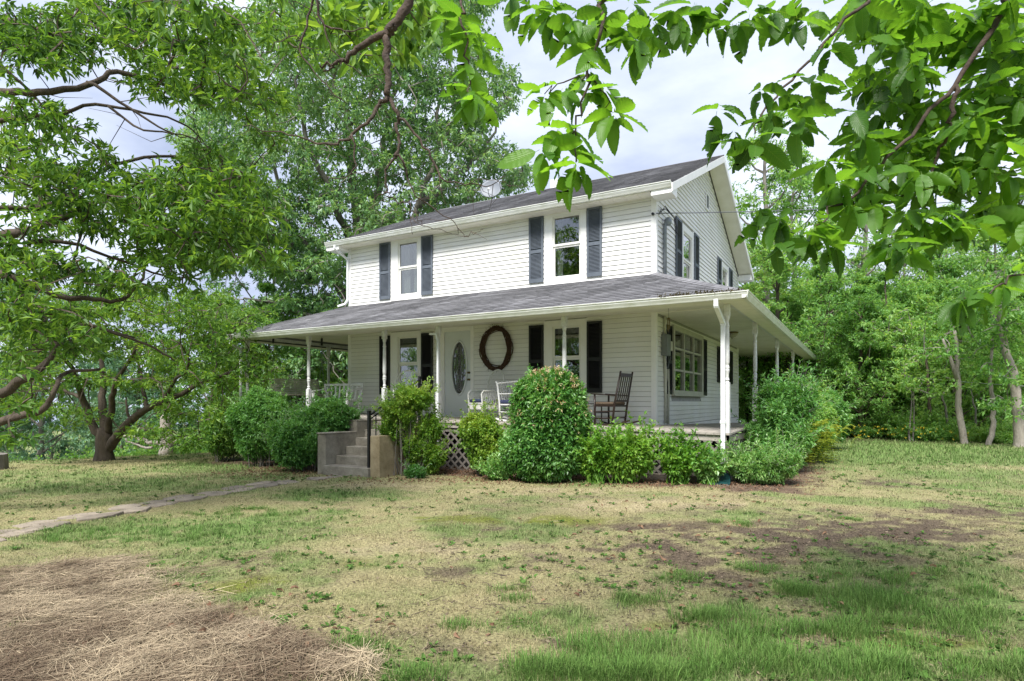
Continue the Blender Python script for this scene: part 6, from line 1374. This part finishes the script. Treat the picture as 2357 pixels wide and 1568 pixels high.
# ---- grass blades (real geometry, thinner and denser near the viewer)
def scatter(n, y0, y1, p, seed):
    r_ = np.random.default_rng(seed); Yd = (y0 ** (1 - p) + r_.random(n) * (y1 ** (1 - p) - y0 ** (1 - p))) ** (1 / (1 - p)); lat = r_.uniform(-1, 1, n) * (Yd * .9 + .3)
    P = ORG[:2] + RT * lat[:, None] + FW * Yd[:, None]; return P[:, 0], P[:, 1], Yd, r_
def attr_mesh(name, V, F, colr, mt, label, cat):
    me = raw_mesh(name, V, faces=F); at = me.color_attributes.new('tone', 'FLOAT_COLOR', 'POINT'); at.data.foreach_set('color', np.concatenate([colr, np.ones((len(V), 1))], 1).astype(np.float32).ravel())
    o = link(name, me, mt, None, 'stuff'); return tag(o, label, cat)
x, y, Yd, r_ = scatter(330000, 2.7, 30, 1.35, 1)
c, w, tot, bed = ground_tone(x, y); sw_ = straw_w(x, y)
gfrac = (w['green'] + w['lush']) / tot; dirtf = w['dirt'] / tot; mossf = w['moss'] / tot
inh = (x > -9.2) & (x < 1.9) & (y > -1.75)
keep = (r_.random(len(x)) < np.clip(1.12 - 1.3 * dirtf - .8 * mossf - .9 * sstep(.5, .66, vnoise(x, y, .17, 53, 4)), .06, 1) * (1 - .93 * sw_) * (1 - .93 * bed)) & ~inh
keep &= ~(((np.stack([x, y], -1) - ORG[:2]) @ FW > 24.5) & (x > 0))
pd_ = np.full(len(x), 9.); ci_ = np.where((x < -3.5) & keep)[0]; px_, py_ = x[ci_], y[ci_]; pp_ = pd_[ci_]
for q_ in seg[::2]: pp_ = np.minimum(pp_, (px_ - q_[0]) ** 2 + (py_ - q_[1]) ** 2)
pd_[ci_] = pp_
keep &= (pd_ > (.17 + .16 * vnoise(x, y, .25, 61, 2)) ** 2) | (r_.random(len(x)) < .2)
keep_ = keep; x, y, Yd, c, gfrac = x[keep], y[keep], Yd[keep], c[keep], gfrac[keep]; n = len(x); lush = np.clip((gfrac - .35) * 2.2, 0, 1)
H = (.014 + .018 * r_.random(n) + lush * .045 * r_.random(n) * (.6 + vnoise(x, y, .3, 31, 2))) * np.clip(Yd / 9, 1, 1.8); Wd_ = (.0022 + .0012 * lush) * np.maximum(1, Yd / 3.2)
a = r_.uniform(0, 6.28, n); dirv = np.stack([np.cos(a), np.sin(a)], -1); le = H * r_.uniform(.2, 1.3, n) * (1.2 - .4 * lush); z = gzz(x, y) - .004; sd2 = np.stack([-dirv[:, 1], dirv[:, 0]], -1)
B = np.stack([x, y], -1); v0 = np.c_[B - sd2 * Wd_[:, None] / 2, z]; v1 = np.c_[B + sd2 * Wd_[:, None] / 2, z]; m1 = np.c_[B + dirv * (le * .35)[:, None] + sd2 * Wd_[:, None] * .4, z + H * .62]; m0 = np.c_[B + dirv * (le * .35)[:, None] - sd2 * Wd_[:, None] * .4, z + H * .62]; tp = np.c_[B + dirv * le[:, None], z + H]
V = np.stack([v0, v1, m1, m0, tp], 1).reshape(-1, 3); k5 = (np.arange(n) * 5)[:, None]; F = np.concatenate([k5 + [0, 1, 2], k5 + [0, 2, 3], k5 + [3, 2, 4]])
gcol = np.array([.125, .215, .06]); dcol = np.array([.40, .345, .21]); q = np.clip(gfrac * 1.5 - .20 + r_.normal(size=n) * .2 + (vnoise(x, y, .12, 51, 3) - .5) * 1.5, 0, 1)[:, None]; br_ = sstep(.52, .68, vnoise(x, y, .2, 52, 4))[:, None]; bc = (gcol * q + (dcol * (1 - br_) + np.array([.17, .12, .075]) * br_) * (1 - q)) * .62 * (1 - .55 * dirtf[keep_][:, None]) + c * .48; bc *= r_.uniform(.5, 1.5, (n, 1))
attr_mesh('grass', V, F, np.repeat(bc, 5, 0), M['blade'], 'short patchy lawn grass, green in tufts and dry between them', 'grass')
# ---- long tufts, lower right and scattered
r_ = np.random.default_rng(8); Pt = []
for (u, v, a, b_, n, hh) in ((1460, 1555, 180, 16, 22, .085), (1930, 1540, 150, 26, 26, .10), (2280, 1545, 110, 24, 14, .09), (1690, 1530, 60, 20, 10, .12), (1620, 1430, 60, 16, 9, .08), (1870, 1450, 120, 20, 14, .08), (2000, 1390, 90, 26, 26, .10), (1560, 1330, 50, 10, 7, .06), (1760, 1310, 50, 10, 7, .06), (1850, 1365, 60, 14, 12, .08), (1700, 1460, 90, 30, 18, .09), (1440, 1500, 120, 30, 20, .10), (1480, 1385, 50, 14, 8, .06), (830, 1490, 40, 10, 5, .07), (2200, 1400, 120, 40, 20, .08), (1150, 1450, 120, 20, 9, .05), (1200, 1370, 60, 20, 6, .06), (1700, 1205, 60, 8, 8, .05), (1960, 1195, 50, 6, 5, .05), (640, 1285, 30, 6, 2, .06), (1380, 1560, 200, 20, 30, .10), (2100, 1470, 200, 40, 30, .08), (2000, 1330, 200, 20, 18, .06), (300, 1235, 200, 14, 30, .05), (560, 1180, 140, 10, 20, .05), (1000, 1560, 120, 15, 10, .06)):
    for k in range(n): p = onG(u + r_.uniform(-a, a), v + r_.uniform(-b_, b_)); Pt.append((p[0], p[1], hh * r_.uniform(.6, 1.25), r_.random()))
Pt = np.array(Pt); nb_ = 90; N = len(Pt) * nb_; rr = np.repeat(Pt, nb_, 0); rad = .11 * r_.random(N) ** .6 * (.6 + rr[:, 2] * 5); a = r_.uniform(0, 6.28, N); x = rr[:, 0] + rad * np.cos(a); y = rr[:, 1] + rad * np.sin(a); z = gzz(x, y) - .003
H = rr[:, 2] * r_.uniform(.4, 1.1, N); le = H * r_.uniform(.1, .9, N); a2 = a + r_.normal(size=N) * .9; dv = np.stack([np.cos(a2), np.sin(a2)], -1); s2 = np.stack([-dv[:, 1], dv[:, 0]], -1); B = np.stack([x, y], -1); ww = .0030 * r_.uniform(.6, 1.3, N)[:, None]
q = [np.c_[B - s2 * ww / 2, z], np.c_[B + s2 * ww / 2, z], np.c_[B + dv * (le * .25)[:, None] + s2 * ww / 2, z + H * .5], np.c_[B + dv * (le * .25)[:, None] - s2 * ww / 2, z + H * .5], np.c_[B + dv * (le * .62)[:, None] + s2 * ww * .35, z + H * .85], np.c_[B + dv * (le * .62)[:, None] - s2 * ww * .35, z + H * .85], np.c_[B + dv * le[:, None], z + H * (1 - .12 * (le / H))]]
V = np.stack(q, 1).reshape(-1, 3); k7 = (np.arange(N) * 7)[:, None]; F = np.concatenate([k7 + i for i in ([0, 1, 2], [0, 2, 3], [3, 2, 4], [3, 4, 5], [5, 4, 6])])
bc = np.array([.12, .24, .055]) * (1 - rr[:, 3:4] * .5) + np.array([.16, .22, .06]) * rr[:, 3:4] * .5; bc = bc * r_.uniform(.6, 1.35, (N, 1))
attr_mesh('grass_tufts', V, F, np.repeat(bc, 7, 0), M['blade'], 'longer green grass tufts growing out of the patchy lawn', 'grass')
# ---- broad-leaved weeds
x, y, Yd, r_ = scatter(2600, 2.9, 20, 1.1, 91); ok = (bed_w(x, y) < .3) & (straw_w(x, y) < .2) & (vnoise(x, y, 1.2, 92, 2) > .46) & ~((x > -9.2) & (x < 1.9) & (y > -1.75)); x, y, Yd = x[ok], y[ok], Yd[ok]; n = len(x); m = 8
a = r_.uniform(0, 6.28, (n, m)).ravel(); S = np.repeat(np.c_[x, y, gzz(x, y) + .006], m, 0) + r_.normal(size=(n * m, 3)) * [.012, .012, .003]; D = np.c_[np.cos(a), np.sin(a), r_.uniform(.1, .9, n * m)]; L2 = r_.uniform(.016, .05, n * m) * np.repeat(np.maximum(1, Yd / 8), m)
V, F = leaves(S, D, np.tile([0, 0, 1.], (n * m, 1)) + r_.normal(size=(n * m, 3)) * .3, L2, L2 * .55, T_MID); bc = np.array([.085, .175, .035]) * r_.uniform(.5, 1.3, (n * m, 1))
attr_mesh('lawn_weeds', V, F, np.repeat(bc, 7, 0), M['blade'], 'small broad-leaved weeds and clover dotted through the lawn', 'weeds')
# ---- straw, lower left
x, y, Yd, r_ = scatter(140000, 2.7, 11, 1.2, 21); s_w = straw_w(x, y); s2w = sstep(.02, .6, straw_w(x + .35, y)) * .05 + sstep(.02, .6, straw_w(x, y - .4)) * .05
keep = r_.random(len(x)) < np.maximum(s_w, np.maximum(s2w, .0015)); x, y, Yd = x[keep], y[keep], Yd[keep]; n = len(x)
ln = r_.uniform(.08, .42, n) * r_.uniform(.4, 1, n); a = R(120) + r_.normal(size=n) * .75; tilt = r_.normal(size=n) * .09; th = r_.uniform(.0014, .0042, n) * np.maximum(1, Yd / 4.5)
d3 = np.stack([np.cos(a) * np.cos(tilt), np.sin(a) * np.cos(tilt), np.sin(tilt)], -1); s3 = np.stack([-np.sin(a), np.cos(a), 0 * a], -1); P = np.stack([x, y, gzz(x, y) + .003 + .045 * r_.random(n) ** 1.5 * np.minimum(1, straw_w(x, y) + .2)], -1); bend = r_.normal(size=(n, 1)) * .06
e0 = P - d3 * ln[:, None] / 2; e1 = P + s3 * bend * ln[:, None]; e2 = P + d3 * ln[:, None] / 2; t2 = th[:, None] / 2; up3 = np.array([0, 0, 1.])
V = np.stack([e0 - s3 * t2, e0 + s3 * t2, e1 - s3 * t2, e1 + up3 * t2 * 1.2, e1 + s3 * t2, e2 - s3 * t2, e2 + s3 * t2], 1).reshape(-1, 3); k7 = (np.arange(n) * 7)[:, None]
F = np.concatenate([k7 + i for i in ([0, 2, 3], [0, 3, 1], [1, 3, 4], [2, 5, 3], [5, 6, 3], [6, 4, 3])])
tone = r_.random((n, 1)); cz_ = vnoise(x, y, .35, 44, 3)[:, None]; tone = np.clip(tone * .75 + (cz_ - .5) * 1.6 + .1, 0, 1); bc = np.array([.42, .345, .235]) * tone + np.array([.13, .092, .062]) * (1 - tone); bc *= np.where(r_.random((n, 1)) < .12, 1.4, 1.0)
attr_mesh('straw', V, F, np.repeat(bc, 7, 0), M['straw'], 'matted dry straw lying over the lower left of the lawn', 'straw')
# ---- dead leaves and twigs
r_ = np.random.default_rng(33); P = []
def sc(n, u, v, a, b_):
    for k in range(n): p = onG(u + r_.normal() * a, v + r_.normal() * b_); P.append((p[0], p[1]))
sc(1100, 1020, 1076, 50, 9); sc(700, 700, 1080, 60, 6); sc(400, 1150, 1100, 80, 6); sc(420, 1010, 1078, 60, 8); sc(160, 900, 1108, 90, 5); sc(520, 600, 1090, 90, 7); sc(200, 680, 1078, 50, 6); sc(260, 1200, 1108, 160, 4); sc(260, 1500, 1118, 120, 4); sc(200, 1760, 1115, 60, 8); sc(120, 1850, 1080, 40, 15); sc(110, 1700, 1200, 350, 60); sc(60, 1500, 1380, 400, 90); sc(60, 500, 1450, 200, 60); sc(160, 1060, 1060, 30, 16)
P = np.array(P); n = len(P); P = np.c_[P, gzz(P[:, 0], P[:, 1]) + r_.uniform(.004, .03, n)]; D = r_.normal(size=(n, 3)); D[:, 2] *= .25; Nn = np.tile([0, 0, 1.], (n, 1)) + r_.normal(size=(n, 3)) * .5; T2 = (T_MID[0] * [1, 1, 3.2], T_MID[1])
L2 = r_.uniform(.03, .07, n); V, F = leaves(P, D, Nn, L2, L2 * .5, T2); tone = r_.random((n, 1)); bc = np.array([.30, .19, .12]) * tone + np.array([.13, .07, .045]) * (1 - tone)
attr_mesh('dead_leaves', V, F, np.repeat(bc, 7, 0), M['litter'], 'curled brown dead leaves scattered along the porch beds and lawn', 'dead leaves')
# crumbs of thatch and soil on the bare patches
x, y, Yd, r_ = scatter(110000, 2.7, 17, 1.25, 71); c, w, tot, bed = ground_tone(x, y); kp = r_.random(len(x)) < np.clip(.05 + 1.2 * w['dirt'] / tot + .5 * bed, 0, 1) * (1 - straw_w(x, y)); x, y, Yd = x[kp], y[kp], Yd[kp]; n = len(x)
P = np.c_[x, y, gzz(x, y) + r_.uniform(.001, .012, n)]; D = r_.normal(size=(n, 3)); D[:, 2] *= .3; Nn = np.tile([0, 0, 1.], (n, 1)) + r_.normal(size=(n, 3)) * .6; L2 = r_.uniform(.008, .035, n) * np.maximum(1, Yd / 7); V, F = leaves(P, D, Nn, L2, L2 * r_.uniform(.15, .6, n), T_QUAD)
tone = r_.random((n, 1)) ** 1.4; bc = np.array([.31, .25, .175]) * tone + np.array([.055, .042, .033]) * (1 - tone)
attr_mesh('thatch_crumbs', V, F, np.repeat(bc, 4, 0), M['litter'], 'brown crumbs of thatch and soil on the bare lawn patches', 'debris')
r_ = np.random.default_rng(34); P = np.c_[r_.uniform(.7, 2.15, 260), np.full(260, -2.25) + r_.normal(size=260) * .03, 3.325 + r_.uniform(0, .03, 260)]; D = r_.normal(size=(260, 3)); V, F = leaves(P, D, r_.normal(size=(260, 3)), r_.uniform(.03, .08, 260), .025, T_QUAD)
me = raw_mesh('gutter_debris', V, faces=F); at = me.color_attributes.new('tone', 'FLOAT_COLOR', 'POINT'); at.data.foreach_set('color', np.tile([.06, .05, .02, 1], (len(V), 1)).astype(np.float32).ravel()); link('gutter_debris', me, M['litter'], house, 'stuff')
mb = MB()
for k in range(170):
    u, v = (r_.uniform(950, 1550), r_.uniform(1195, 1420)) if k < 120 else (r_.uniform(1500, 2300), r_.uniform(1150, 1500)); p = onG(u, v); a = r_.uniform(0, 6.28); l = r_.uniform(.03, .16); q = [p + np.array([math.cos(a) * l * t + r_.normal() * .012, math.sin(a) * l * t + r_.normal() * .012, .012 + .012 * r_.random()]) for t in (-.5, -.15, .2, .5)]
    mb.tube(q, [.0025, .003, .0025, .0015], 4, False)
tag(mb.build('fallen_twigs', M['bark'], recalc=False), 'short dark fallen twigs lying on the thin grass', 'twigs', kind='stuff')
print('TRIS', sum(sum(len(p.vertices) - 2 for p in m_.polygons) for m_ in bpy.data.meshes if len(m_.polygons) < 3000) + sum(len(m_.polygons) for m_ in bpy.data.meshes if len(m_.polygons) >= 3000))
